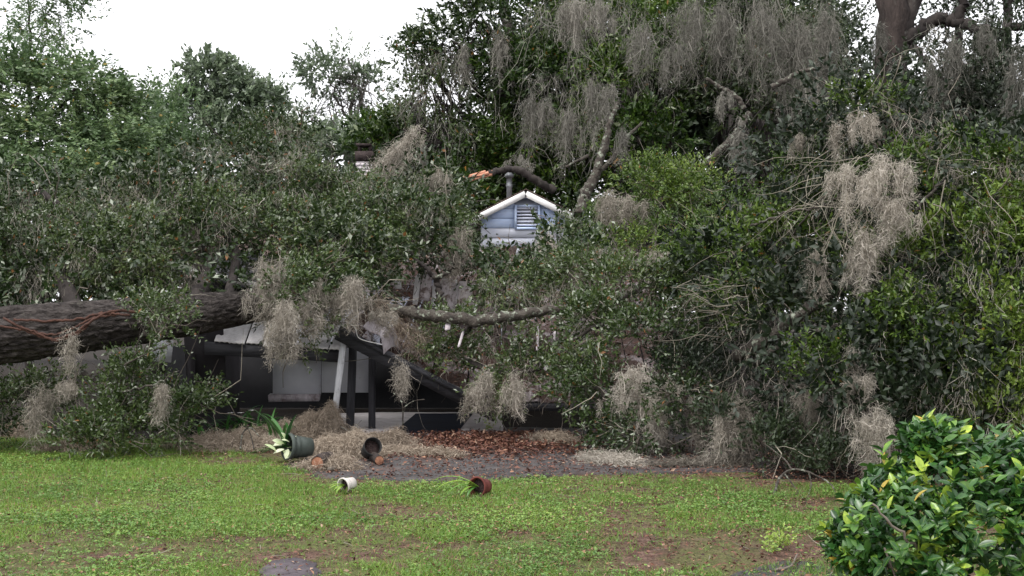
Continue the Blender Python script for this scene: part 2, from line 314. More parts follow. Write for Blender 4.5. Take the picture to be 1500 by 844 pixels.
M['terracotta'] = noisy("terracotta", [(.3, (.085, .022, .018)), (.7, (.17, .045, .034))], scale=9, rough=.8, bump=.2)
M['soil'] = noisy("potting_soil", [(.3, (.015, .010, .010)), (.7, (.06, .038, .034))], scale=30, rough=.95, bump=.9)

# ------------------------------------------------------------------ foliage and moss generators
UP = np.array([0, 0, 1.0])
def leaves(mb, base, d, n, L, W, tint, fold=.12, mat=0):
    """one folded kite of two triangles per leaf"""
    d = norm(d); s_ = norm(np.cross(d, n)); n2 = np.cross(s_, d)
    L, W = np.asarray(L)[:, None], np.asarray(W)[:, None]
    v = np.stack([base, base + d * L * .48 + s_ * W * .5 + n2 * W * fold, base + d * L - n2 * L * .08, base + d * L * .48 - s_ * W * .5 + n2 * W * fold], 1)
    ok = v[:, :, 2].min(1) > .004
    v, tint = v[ok], np.asarray(tint)[ok]
    k = np.arange(len(v))[:, None] * 4
    f = np.concatenate([k + [0, 1, 2], k + [0, 2, 3]])
    mb.add(v.reshape(-1, 3), f, None, mat, np.repeat(tint, 4))
def sprays(mb, c, ax, slen, nl, L, W, tint, up_bias=.7, spread=.9, droop=0.0, mat=0, sway=.6, feather=False):
    """K twigs at c along ax, each with nl leaves that turn their faces to the sky"""
    K = len(c); ax = norm(ax)
    t = np.tile(np.linspace(.12, 1, nl), (K, 1)) + rng.normal(0, .05, (K, nl))
    if feather:
        side = norm(np.cross(ax, UP + rng.normal(0, .15, (K, 3))))
        sg = np.where(np.arange(nl) % 2, 1, -1)[None, :, None]
        d = ax[:, None] * .55 + side[:, None] * sg * .85 + rng.normal(0, .12, (K, nl, 3))
    else:
        d = ax[:, None] * .75 + rng.normal(0, spread * .6, (K, nl, 3))
    d[..., 2] -= droop
    base = c[:, None] + ax[:, None] * (t * np.asarray(slen)[:, None])[..., None] + rng.normal(0, .012, (K, nl, 3))
    base[..., 2] -= droop * (t ** 2) * np.asarray(slen)[:, None] * .8
    n = UP * up_bias + rng.normal(0, sway, (K, nl, 3)) + np.array([0, -.25, 0])
    l = L * rng.uniform(.5, 1.35, (K, nl)); w = W * rng.uniform(.7, 1.25, (K, nl))
    tt = np.clip(np.asarray(tint)[:, None] + rng.normal(0, .07, (K, nl)), 0, 1)
    leaves(mb, base.reshape(-1, 3), d.reshape(-1, 3), n.reshape(-1, 3), l.ravel(), w.ravel(), tt.ravel(), mat=mat)
def E(px, py, Y, rx, ry, rd, w=1.0):       # an ellipsoid of foliage: centre, radii in photo pixels, depth radius in metres
    return (P(px, py, Y), np.array([rx * Y / FPX, rd, ry * Y / FPX]), w)
def clumps(ells, per_m2, shell=.5, front=.35, inset=0.):
    """clump centres spread through the outer part of the ellipsoids"""
    out, nrm, big = [], [], []
    for c, r, w in ells:
        area = 4 * math.pi * (((r[0] * r[1]) ** 1.6 + (r[0] * r[2]) ** 1.6 + (r[1] * r[2]) ** 1.6) / 3) ** (1 / 1.6)
        k = max(3, int(area * per_m2 * w))
        d = rng.normal(0, 1, (k * 3, 3)); d[:, 1] -= front; d[:, 2] += .2; d = norm(d)[:k]
        q = c + d * np.maximum(r * .45, r - inset) * (1 - shell * rng.random((k, 1)) ** 1.5) * rng.uniform(.85, 1.12, (k, 1))
        out.append(q); nrm.append(norm(d / r)); big.append(np.full(k, w))
    q, nn = np.concatenate(out), np.concatenate(nrm)
    ok = q[:, 2] > .05
    return q[ok], nn[ok]
# gaps torn in the leaves: before the gable, the chimney, the split boards, the trunk, the roof panels and the fascia
TORN = [(704, 786, 276, 362, 25.8), (520, 553, 204, 246, 28), (598, 694, 394, 446, 19.2), (305, 388, 424, 482, 16.4), (314, 396, 474, 510, 16.9), (494, 560, 486, 600, 17.2), (555, 620, 520, 600, 16.9), (612, 680, 560, 606, 16.9), (120, 200, 440, 500, 15.0)]
def torn(c):
    px, py = CX + FPX * c[:, 0] / np.maximum(c[:, 1], 1), HZ - FPX * (c[:, 2] - EYE) / np.maximum(c[:, 1], 1)
    px, py = px + rng.normal(0, 5, len(c)), py + rng.normal(0, 5, len(c)); m = np.zeros(len(c), bool)
    for x0, x1, y0, y1, far in TORN: m |= (px > x0) & (px < x1) & (py > y0) & (py < y1) & (c[:, 1] < far)
    return m
def foliage(mb, ells, per_m2=3.2, n_spray=14, cr=.32, nl=11, slen=.22, L=.075, W=.033, tint=(.1, .9), droop=0., up=.7, shell=.5, flat=.7, mat=0, twig_mb=None, twig_p=.06, feather=False, front=.35, out_bias=.7, gaps=.24):
    q, nn = clumps(ells, per_m2 * .6, shell, front, cr * .95)
    hole = fbm(q[:, 0] * 1.15 + q[:, 1] * .5 + 50, q[:, 2] * 1.5 - q[:, 1] * .4 + 70, 3)
    keep = hole > np.quantile(hole, gaps) if gaps else np.ones(len(q), bool); q, nn = q[keep], nn[keep]
    k = len(q); drift = fbm(q[:, 0] * .55 + 90, q[:, 2] * .6 + q[:, 1] * .3 + 20, 3)
    ct = np.clip(rng.uniform(tint[0], tint[1], k) * .6 + (tint[0] + (tint[1] - tint[0]) * np.clip((drift - .3) / .4, 0, 1)) * .4, 0, 1)
    rb = cr * 1.15 * np.clip(rng.lognormal(0, .40, k), .4, 2.0)               # boughs of many sizes, hollow below
    idx = np.repeat(np.arange(k), rng.poisson(n_spray * 1.5 * (rb / (cr * 1.15)) ** 2))
    off = norm(rng.normal(0, 1, (len(idx), 3)) + UP * .45 + nn[idx] * .55) * rng.random((len(idx), 1)) ** .33
    c = q[idx] + off * rb[idx, None] * np.array([1, 1, flat])
    ax = nn[idx] * out_bias * .6 + off * .95 + rng.normal(0, .36, off.shape) + UP * .12
    ok = ~torn(c + norm(ax) * slen * .5); idx, c, ax = idx[ok], c[ok], ax[ok]
    sprays(mb, c, ax, slen * rng.uniform(.6, 1.3, len(idx)), nl, L, W, np.clip(ct[idx] + rng.normal(0, .09, len(idx)), 0, 1), up, droop=droop, mat=mat, feather=feather)
    if twig_mb is not None:
        sel = rng.random(len(idx)) < twig_p
        twigs(twig_mb, c[sel] - ax[sel] * .25, ax[sel], .55, .006)
    return q, nn
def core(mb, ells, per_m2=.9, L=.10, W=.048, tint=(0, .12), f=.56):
    """fill leaves inside a crown, tinted dark to stand in for its inner shade"""
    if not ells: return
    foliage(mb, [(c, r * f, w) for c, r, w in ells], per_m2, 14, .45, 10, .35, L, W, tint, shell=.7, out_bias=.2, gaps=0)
def twigs(mb, c, ax, ln, r, segs=4, curl=.35, tint=None):
    """many thin bent sticks, three sided"""
    N = len(c)
    if N == 0: return
    ax = norm(ax); p = [c]; d = ax.copy()
    st = ln * rng.uniform(.5, 1.4, (N, 1)) / segs
    for k in range(segs):
        d = norm(d + rng.normal(0, curl, d.shape)); p.append(p[-1] + d * st)
    p = np.stack(p, 1)
    a = norm(np.cross(ax, rng.normal(0, 1, ax.shape))); b = norm(np.cross(ax, a))
    rr = r * rng.uniform(.6, 1.5, (N, 1)) * np.linspace(1, .35, segs + 1)
    th = np.arange(3) / 3 * 2 * math.pi
    v = p[:, :, None] + rr[..., None, None] * (np.cos(th)[None, None, :, None] * a[:, None, None] + np.sin(th)[None, None, :, None] * b[:, None, None])
    ns = segs + 1
    i, j = np.meshgrid(np.arange(segs), np.arange(3), indexing='ij'); j2 = (j + 1) % 3
    f = np.stack([i * 3 + j, i * 3 + j2, (i + 1) * 3 + j2, (i + 1) * 3 + j], -1).reshape(-1, 4)
    F = (np.arange(N)[:, None, None] * ns * 3 + f[None]).reshape(-1, 4)
    tt = np.repeat(rng.random(N) if tint is None else np.full(N, tint), ns * 3)
    mb.add(v.reshape(-1, 3), None, F, 0, tt)
def strands(mb, a, d, ln, w, segs=6, curl=.5, grav=.0, tint=None, floor=None, mat=0, zmin=-99):
    """hair-thin ribbons that wander as they go"""
    N = len(a); d = norm(d); p = [a]
    st = (np.asarray(ln) / segs)[:, None]
    for k in range(segs):
        d = norm(d + rng.normal(0, curl, d.shape) - UP * grav)
        q = p[-1] + d * st
        if floor is not None:
            fz = floor(q[:, 0], q[:, 1]); q[:, 2] = np.where(q[:, 2] < fz, fz + np.abs(rng.normal(0, .012, N)), q[:, 2] * .85 + (fz + .02) * .15)
        q[:, 2] = np.maximum(q[:, 2], zmin)
        p.append(q)
    p = np.stack(p, 1); ns = segs + 1
    sd_ = norm(rng.normal(0, 1, (N, 1, 3)) + rng.normal(0, .3, (N, ns, 3)))
    ww = (w * rng.uniform(.6, 1.4, (N, 1)) * np.concatenate([np.linspace(.8, 1, ns // 2), np.linspace(1, .25, ns - ns // 2)]))[..., None]
    v = np.stack([p - sd_ * ww, p + sd_ * ww], 2).reshape(-1, 3)
    i = np.arange(segs); f = np.stack([2 * i, 2 * i + 1, 2 * i + 3, 2 * i + 2], -1)
    F = (np.arange(N)[:, None, None] * ns * 2 + f[None]).reshape(-1, 4)
    tt = np.clip(np.repeat((rng.random(N) if tint is None else np.clip(tint + rng.normal(0, .16, N), 0, 1)), ns * 2), 0, 1)
    mb.add(v, None, F, mat, tt)
def hang_moss(mb, top, w, h, depth, n=380, tint=.5, wd=.0032, mat=0, lean=(0, 0), sp=1.0):
    """a beard of moss: ragged locks of curls, thick in the middle and wispy below"""
    nk = max(3, int(round(5 + w * 16 + h * 2)))
    lx = rng.normal(0, .29, nk) * w; ly = rng.normal(0, .4, nk) * depth
    lz = -h * (.25 * rng.random(nk) + .30 * np.minimum(1.2, np.abs(lx) / (w * .6 + 1e-6)) ** 2)
    lh = h * np.clip(rng.lognormal(-.75, .45, nk), .12, 1.0) * (1 - .4 * np.minimum(1, np.abs(lx) / (w + 1e-6))); lh[0] = h * .9; lx[0] *= .3; lz[0] = 0
    lr = np.clip(lh * .11, .02, .075) * rng.uniform(.6, 1.35, nk) * (.6 if sp < .8 else 1)
    amp = rng.normal(0, .10, (nk, 2)) * lh[:, None]; ph = rng.uniform(0, 6.28, nk)
    wt = lh * lr + .002; k = rng.choice(nk, n, p=wt / wt.sum())
    t = rng.random(n) ** 1.0
    rad = lr[k] * (np.sin(np.clip(t * .75 + .25, 0, 1) * math.pi) ** .6 * .9 + .12)
    off = rng.normal(0, .6, (n, 2)) * rad[:, None]
    a = np.stack([lx[k] + off[:, 0] + amp[k, 0] * np.sin(3.2 * t + ph[k]) + lean[0] * t * lh[k], ly[k] + off[:, 1] + amp[k, 1] * np.sin(2.6 * t + ph[k]) + lean[1] * t * lh[k], lz[k] - t * lh[k]], 1) + top
    d = np.stack([off[:, 0] / (rad + 1e-6) * .7 * sp + rng.normal(0, .75 * sp, n) + lean[0], off[:, 1] / (rad + 1e-6) * .7 * sp + rng.normal(0, .75 * sp, n) + lean[1], -rng.uniform(-.35, 1.25, n)], 1)
    strands(mb, a, d, np.clip(lh[k] * rng.uniform(.10, .30, n), .05, .22) + .03, wd, 6, .55, .16, np.clip(tint + (rng.random(nk)[k] - .5) * .25, 0, 1), mat=mat)
    nl_ = int(n * (.30 if sp < .8 else .16)); k = rng.integers(0, nk, nl_); t = rng.random(nl_) * .5
    a = np.stack([lx[k] + rng.normal(0, .7, nl_) * lr[k] + lean[0] * t * lh[k], ly[k] + rng.normal(0, .7, nl_) * lr[k] + lean[1] * t * lh[k], lz[k] - t * lh[k]], 1) + top
    strands(mb, a, np.array([lean[0], lean[1], -1.0]) + rng.normal(0, .2, (nl_, 3)), lh[k] * rng.uniform(.35, .95, nl_), wd, 9, .20, .14, tint, mat=mat)
def mound(mb, c, rx, ry, h, n=900, tint=.6, wd=.0035, yaw=0.):
    """a heap of fallen moss on the ground"""
    cy, sy = math.cos(yaw), math.sin(yaw)
    def fl(x, y):
        dx, dy = x - c[0], y - c[1]; u, v = (dx * cy + dy * sy) / rx, (-dx * sy + dy * cy) / ry
        return h * np.maximum(0, 1 - (u * u + v * v)) ** .8 * (.15 + 1.6 * fbm(x * 5 + 3 + c[0], y * 5 + 9, 3)) * .95
    r_ = rng.random(n) ** .5 * 1.12; th = rng.random(n) * 2 * math.pi
    u, v = r_ * np.cos(th) * rx, r_ * np.sin(th) * ry
    x, y = c[0] + u * cy - v * sy, c[1] + u * sy + v * cy
    a = np.stack([x, y, fl(x, y) * rng.uniform(.6, 1.0, n) + np.abs(rng.normal(0, .035, n))], 1)
    d = rng.normal(0, 1, (n, 3)); d[:, 2] *= .45
    strands(mb, a, d, rng.uniform(.10, .30, n), wd, 7, .62, .02, tint, floor=fl, zmin=.006)
    # the packed inside of the heap
    g = 26; th = np.arange(g) / g * 2 * math.pi
    vs = []
    for q in np.linspace(.92, 0.05, 7):
        uu, vv = q * np.cos(th) * rx, q * np.sin(th) * ry
        xx, yy = c[0] + uu * cy - vv * sy, c[1] + uu * sy + vv * cy
        vs.append(np.stack([xx, yy, np.maximum(.004, fl(xx, yy) * .55 - .015)], 1))
    i, j = np.meshgrid(np.arange(6), np.arange(g), indexing='ij'); j2 = (j + 1) % g
    mb.add(np.concatenate(vs), None, np.stack([i * g + j, i * g + j2, (i + 1) * g + j2, (i + 1) * g + j], -1).reshape(-1, 4), 0, .12)

# ------------------------------------------------------------------ the setting: ground, driveway, slab
def build_ground():
    xs = np.concatenate([[-600, -150, -60, -25], np.linspace(-12, 12, 81), [25, 60, 150, 600]])
    ys = np.concatenate([[-80, -20, 0, 4], np.linspace(6, 20, 71), [24, 30, 45, 70, 150, 400, 900]])
    X, Y = np.meshgrid(xs, ys, indexing='ij')
    Z = np.where((np.abs(X) < 12) & (Y < 20) & (Y > 6), -.03 * (1 - fbm(X * .8, Y * .8)) , -.02)
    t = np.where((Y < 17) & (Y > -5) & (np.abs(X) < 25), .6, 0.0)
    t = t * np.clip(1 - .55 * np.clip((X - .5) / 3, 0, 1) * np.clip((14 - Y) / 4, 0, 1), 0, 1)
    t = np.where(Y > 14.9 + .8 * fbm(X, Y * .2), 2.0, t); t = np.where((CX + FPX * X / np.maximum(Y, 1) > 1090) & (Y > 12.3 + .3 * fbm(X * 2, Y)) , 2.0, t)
    nx, ny = len(xs), len(ys)
    i, j = np.meshgrid(np.arange(nx - 1), np.arange(ny - 1), indexing='ij')
    f = np.stack([i * ny + j, (i + 1) * ny + j, (i + 1) * ny + j + 1, i * ny + j + 1], -1).reshape(-1, 4)
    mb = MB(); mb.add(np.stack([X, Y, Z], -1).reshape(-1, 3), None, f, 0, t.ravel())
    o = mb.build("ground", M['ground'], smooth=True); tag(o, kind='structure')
build_ground()
def sheet(name, outline, z, mat, n=8, kind='structure', wob=.0):
    """a thin slab of ground cover with an irregular edge"""
    p = np.asarray(outline)
    q = []
    for a, b in zip(p, np.roll(p, -1, 0)):
        k = max(2, int(np.linalg.norm(b - a) / .12))
        s_ = np.linspace(0, 1, k, endpoint=False)[:, None]; q.append(a + (b - a) * s_ + rng.normal(0, wob, (k, 2)))
    q = np.concatenate(q); c = q.mean(0); k = len(q)
    v = np.vstack([np.c_[q, np.full(k, z)], np.c_[q, np.full(k, -.05)], [[c[0], c[1], z]]])
    i = np.arange(k); j = (i + 1) % k
    mb = MB(); mb.add(v, np.stack([i, j, np.full(k, 2 * k)], 1), np.stack([i + k, j + k, j, i], 1))
    o = mb.build(name, M[mat]); tag(o, kind=kind); return o
g2 = lambda *pp: [G(*p)[:2] for p in pp]
sheet("driveway", g2((438, 690), (470, 698), (560, 703), (650, 706), (740, 700), (850, 694), (960, 694), (1060, 690), (1130, 690), (1100, 640), (930, 630), (760, 626), (600, 630), (500, 640), (450, 665)), .004, 'asphalt', wob=.03)
sheet("carport_slab", g2((500, 634), (640, 637), (738, 636), (733, 605), (650, 605), (560, 605), (490, 607)), .012, 'concrete', wob=.01)  # cut short so the dark ground beyond stands in for the carport's shade
sheet("stepping_stone", g2((378, 838), (400, 822), (430, 818), (462, 826), (472, 838), (455, 850), (400, 856)), .008, 'stone', wob=.015)
sheet("bare_patch", g2((1080, 838), (1150, 822), (1240, 832), (1300, 850), (1200, 870), (1090, 862)), .003, 'asphalt', wob=.03)
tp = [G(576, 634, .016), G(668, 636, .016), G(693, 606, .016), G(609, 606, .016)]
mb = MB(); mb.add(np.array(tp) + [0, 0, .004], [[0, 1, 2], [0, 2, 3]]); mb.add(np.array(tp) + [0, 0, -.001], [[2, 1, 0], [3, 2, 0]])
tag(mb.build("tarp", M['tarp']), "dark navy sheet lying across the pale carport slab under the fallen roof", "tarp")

def lawn_mask(x, y):
    """1 where turf grows, 0 on the drive, under the brush and on the bare soil"""
    px, py = CX + FPX * x / y, HZ + FPX * EYE / y
    edge = np.interp(px, [-400, 0, 60, 280, 330, 440, 470, 650, 850, 1000, 1060, 1110, 1500, 2200], [640, 638, 640, 645, 655, 683, 697, 706, 696, 694, 694, 708, 716, 720])
    e = np.clip((py - edge + 10 * (fbm(x * 2.2, y * 2.2) - .5)) / 9, 0, 1)
    bare = fbm(x * .9 + 4, y * .9 + 1, 4)
    thr = np.interp(px, [0, 300, 520, 900, 1250, 1500], [.32, .39, .47, .51, .60, .63]) + np.interp(py, [690, 760, 844], [-.03, 0, .05])
    b = np.clip((bare - thr) / .20 + .85, .2, 1)
    for (bx, by, rx, ry) in ((590, 750, 75, 13), (1120, 800, 130, 26), (770, 790, 60, 12), (1040, 822, 140, 14), (425, 836, 50, 18), (1200, 742, 70, 14), (690, 800, 50, 8), (560, 705, 50, 8), (900, 830, 90, 10), (330, 675, 60, 8)):
        b = b * np.clip(((px - bx) / rx) ** 2 + ((py - by) / ry) ** 2 - .30 + 1.0 * (fbm(x * 5, y * 5) - .5), .15, 1)
    return e * b
def lawn_points(n, y0=7.3, y1=17.0):
    y = np.sqrt(rng.uniform(y0 ** 2, y1 ** 2, n)); x = (rng.random(n) - .5) * 2 * y * .5
    return x, y
mbG, mbW, mbD = MB(), MB(), MB()
x, y = lawn_points(125000)
k = rng.random(len(x)) < lawn_mask(x, y) * np.clip(.45 + .9 * fbm(x * 1.6 + 20, y * 1.6, 3), 0, 1); x, y = x[k], y[k]
nb = 6
hgt = .028 + .058 * np.clip(fbm(x * 1.3 + 11, y * 1.3 + 5, 3) - .3, 0, 1)
c = np.stack([x, y, np.full(len(x), -.012)], 1)
base = (c[:, None] + rng.normal(0, .022, (len(x), nb, 3)) * [1, 1, 0]).reshape(-1, 3)
d = rng.normal(0, .55, (len(base), 3)); d[:, 2] = rng.uniform(.35, 1.1, len(base)); d = norm(d)
L = np.repeat(hgt, nb) * rng.uniform(.7, 1.9, len(base)); sd_ = norm(np.cross(d, rng.normal(0, 1, d.shape)))
tt = np.clip(np.repeat(.2 + .6 * fbm(x * .7 + 2, y * .7 + 8, 3) - .22 * np.clip((x + .3) / 3, 0, 1), nb) + rng.normal(0, .13, len(base)), 0, 1)
v = np.stack([base - sd_ * .0032, base + sd_ * .0032, base + d * L[:, None] + rng.normal(0, .006, base.shape)], 1)
v[..., 2] = np.maximum(v[..., 2], .0005)
mbG.add(v.reshape(-1, 3), np.arange(len(base) * 3).reshape(-1, 3), None, 0, np.repeat(tt, 3))
tag(mbG.build("grass", M['grass']), "patchy bright green lawn grass in front of the driveway", "grass", kind='stuff')
x, y = lawn_points(80000)
k = rng.random(len(x)) < lawn_mask(x, y) * np.clip(fbm(x * 1.1 + 31, y * 1.1 + 3, 3) * 2.6 - .75, .1, 1); x, y = x[k], y[k]
nl = 6
base = np.repeat(np.stack([x, y, rng.uniform(.006, .03, len(x))], 1), nl, 0) + rng.normal(0, .012, (len(x) * nl, 3)) * [1, 1, .3]
base[:, 2] = np.maximum(base[:, 2], .006)
d = rng.normal(0, 1, (len(base), 3)); d[:, 2] = rng.uniform(.02, .55, len(base))
leaves(mbW, base, d, UP + rng.normal(0, .35, base.shape), rng.uniform(.012, .034, len(base)), rng.uniform(.009, .022, len(base)), np.clip(np.repeat(.15 + .65 * fbm(x * .9, y * .9 + 40, 3), nl) + rng.normal(0, .1, len(base)), 0, 1))
tag(mbW.build("lawn_weeds", M['weed']), "low broad leaved weeds mixed through the lawn", "weeds", kind='stuff')
# fallen leaves: scattered over the lawn and thick on the drive in front of the fallen roof
x, y = lawn_points(42000, 7.3, 16)
px = CX + FPX * x / y
k = rng.random(len(x)) < (.25 + .5 * np.clip((px - 300) / 900, 0, 1)) * (1.6 - lawn_mask(x, y)); x, y = x[k], y[k]
base = np.stack([x, y, rng.uniform(.008, .03, len(x))], 1)
n1 = len(base)
px = np.concatenate([rng.normal(725, 78, 6500), rng.uniform(450, 1090, 1300), rng.normal(650, 50, 900)])
py = np.concatenate([rng.normal(650, 11, 6500), rng.uniform(636, 702, 1300), rng.normal(650, 9, 900)])
k = (py > 634) & (py < 704); px, py = px[k], py[k]
Yg = FPX * EYE / (py - HZ); dens = np.exp(-((px - 725) / 100) ** 2 - ((py - 650) / 13) ** 2)
b2 = np.stack([(px - CX) / FPX * Yg, Yg, .012 + rng.random(len(px)) * (.012 + .07 * dens)], 1)
base = np.concatenate([base, b2]); d = rng.normal(0, 1, base.shape); d[:, 2] *= .3
sc_ = np.concatenate([np.full(n1, .58), np.full(len(b2), 1.0)])
leaves(mbD, base, d, UP + rng.normal(0, .5, base.shape), rng.uniform(.03, .085, len(base)) * sc_, rng.uniform(.012, .04, len(base)) * sc_, rng.uniform(.1, .9, len(base)), fold=.2)
tag(mbD.build("leaf_litter", M['dead']), "reddish brown dead leaves heaped on the drive before the fallen roof", "dead leaves", kind='stuff')

x, y = lawn_points(900, 7.3, 16.5); m = MB(); d = rng.normal(0, 1, (900, 3)); d[:, 2] *= .06
twigs(m, np.stack([x, y, rng.uniform(.008, .02, 900)], 1), d, .16, .0028, 4, .12)
tag(m.build("twig_litter", M['twig']), "thin dry twigs scattered over the lawn and the drive", "twigs", kind='stuff')
# ------------------------------------------------------------------ the blue house
def Rx(a): c, s_ = math.cos(a), math.sin(a); return np.array([[1, 0, 0], [0, c, -s_], [0, s_, c]])
def Ry(a): c, s_ = math.cos(a), math.sin(a); return np.array([[c, 0, s_], [0, 1, 0], [-s_, 0, c]])
def Rz(a): c, s_ = math.cos(a), math.sin(a); return np.array([[c, -s_, 0], [s_, c, 0], [0, 0, 1]])
HY = 26.0; ppm = FPX / HY
apex = P(770, 281, HY); hx, hz = apex[0], apex[2]
half, slope = 1.28, .50
house = empty("house", (hx, HY, 0), "pale blue timber house with a louvred gable behind the fallen branches", "house")
def hb(name, mat, fn, parent=house, smooth=False):
    m = MB(); fn(m); o = m.build(name, mat if isinstance(mat, list) else M[mat], parent, smooth)
    if parent is house:
        o.location = (0, 0, 0); 
    return o
T = lambda X, Y, Z: np.array([X, Y, Z])                  # house frame: x from the ridge, y from the front wall, z up
hb("wall", 'siding_white', lambda m: (m.box((0, 3.0, (hz - .57) / 2), (1.86, 5.9, hz - .57)), m.add([[-.93, .03, hz - .572], [.93, .03, hz - .572], [0, .03, hz - .10], [-.93, 5.9, hz - .572], [.93, 5.9, hz - .572], [0, 5.9, hz - .10]], [[0, 1, 2], [5, 4, 3]], [[0, 2, 5, 3], [1, 4, 5, 2]])))
bh = 14.2 / ppm
vx0, vx1, vz0, vz1 = (757 - 770) / ppm, (788 - 770) / ppm, hz - (333 - 281) / ppm, hz - (304 - 281) / ppm
zb = hz - (292 - 281) / ppm + bh
i = 0
while zb > 1.2:
    zt = zb; zl = zb - bh + .004
    if zt > hz - .1: zt = hz - .1
    w0 = min(.94, (hz - .06 - zl) / slope); w1 = max(.02, min(.94, (hz - .06 - zt) / slope))
    spans = [(-1, 1)]
    segs = [(-w0, -w1, w1, w0)]
    if zl < vz1 and zt > vz0: segs = [(-w0, -w1, vx0 - .05, vx0 - .05), (vx1 + .05, vx1 + .05, w1, w0)]
    for (a, b, c_, d_) in segs:
        m = MB()
        v = [[a, -.032, zl + .010], [d_, -.032, zl + .010], [c_, -.010, zt], [b, -.010, zt], [a, .02, zl], [d_, .02, zl], [c_, .02, zt], [b, .02, zt]]
        m.add(v, None, [[0, 1, 2, 3], [0, 4, 5, 1], [1, 5, 6, 2], [0, 3, 7, 4]])
        m.build("siding_board", M['siding'] if i < 4 else M['siding_white'], house)
    i += 1; zb -= bh
m = MB(); vw, vh = vx1 - vx0, vz1 - vz0; vc = ((vx0 + vx1) / 2, (vz0 + vz1) / 2)
for sx in (-1, 1): m.box((vc[0] + sx * (vw / 2 + .025), -.045, vc[1]), (.05, .05, vh + .1))
for sz in (-1, 1): m.box((vc[0], -.045, vc[1] + sz * (vh / 2 + .026)), (vw - .002, .048, .05))
vent = m.build("gable_vent", M['siding'], house)
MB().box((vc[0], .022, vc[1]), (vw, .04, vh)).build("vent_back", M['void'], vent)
for q in range(6):
    MB().box((vc[0], -.035, vz1 - vh * (q + .5) / 6 + .01), (vw - .004, .012, vh / 6 * .66), Rx(.35)).build("slat", M['louvre'], vent)
for sx in (-1, 1):                       # rakes, roof slopes
    L_ = math.hypot(half, half * slope); a = math.atan(slope)
    R = Ry(sx * a)
    mid = np.array([sx * half / 2, 0, hz - half * slope / 2])
    MB().box(mid + [0, -.19, -.06], (L_ - .01, .03, .13), R).build("barge_board", M['trim'], house)
    m = MB()
    rows = 14
    for q in range(rows):
        s0 = L_ * (q + .5) / rows
        m.box((sx * s0 * math.cos(a), 2.9, hz + .035 - s0 * math.sin(a)), (L_ / rows * 1.12, 6.2, .018), Ry(sx * (a + .03)), jit=.002)
    m.build("roof", M['shingle'], house)
    MB().box((sx * half * .5, -.10, hz - half * slope / 2 - .03), (L_ - .1, .16, .02), R).build("soffit", M['siding'], house)
# the long wing behind, with its chimney
wing_z = 3.35
hb("wing_wall", 'siding_white', lambda m: m.box((-4.6, 5.4, 1.3), (6.0, 3.2, 2.6)))
m = MB()
for q in range(12):
    m.box((-4.7, 3.3 + .32 * q * .55, 2.55 + .32 * q * .28), (6.6, .36, .03), Rx(.47))
m.build("wing_roof", M['shingle'], house)
ch = P(535, 209, 29.5) - [hx, HY, 0]
m = MB(); m.box((ch[0], ch[2 - 1], ch[2] / 2 - .2), (.36, .42, ch[2] - .55)); stack = m.build("chimney", M['brickwork'], house)
m = MB()
for q in range(9):
    for bx in range(3):
        m.box((ch[0] - .125 + bx * .125 + (q % 2) * .03 - .015, ch[1] - .215, ch[2] - .55 - q * .085), (.112, .03, .07), jit=.003)
m.build("brick", M['brickwork'], stack); stack.children[0]['kind'] = 'stuff'
MB().box((ch[0], ch[1], ch[2] - .34), (.44, .5, .22), jit=.008).build("chimney_collar", M['brick_dark'], stack)
MB().box((ch[0] - .02, ch[1], ch[2] - .07), (.35, .4, .06), jit=.008).box((ch[0] - .13, ch[1], ch[2] - .165), (.06, .3, .125)).box((ch[0] + .13, ch[1], ch[2] - .165), (.06, .3, .125)).build("chimney_cap", M['brick_dark'], stack)
fl = P(746, 262, 27.2) - [hx, HY, 0]
m = MB(); lathe(m, [(.062, -1.0), (.062, .0), (.075, .02), (.075, .06), (.062, .08), (.062, .22), (.095, .23), (.10, .29), (.04, .34), (0, .35)], 14); flue = m.build("flue_pipe", M['metal'], house, loc=(fl[0], fl[1], fl[2] - .2))
# broken eave of the house's near corner, above the trunk
a0, a1 = P(262, 391, 19.2), P(398, 424, 18.4)
ev = empty("broken_eave", (a0 + a1) / 2, "broken eave with a pale edge board above the fallen trunk", "eave")
dv = a1 - a0; Lv = np.linalg.norm(dv); Rv = rot_to(dv)
off = (a0 + a1) / 2
MB().box((0, 0, 0), (Lv, .03, .09), Rv).build("eave_board", M['trim'], ev)
for q in range(9):
    t_ = (q + .5) / 9 - .5
    MB().box(dv * t_ + [0, .75, .20], (Lv / 9 - .015, 1.5, .03), rot_to(dv, .26), jit=.006).build("roof_plank", M['fascia'], ev)
MB().box((0, .5, -.55), (Lv * .96, .05, .95), Rv).build("wall_panel", M['dark_wall'], ev)

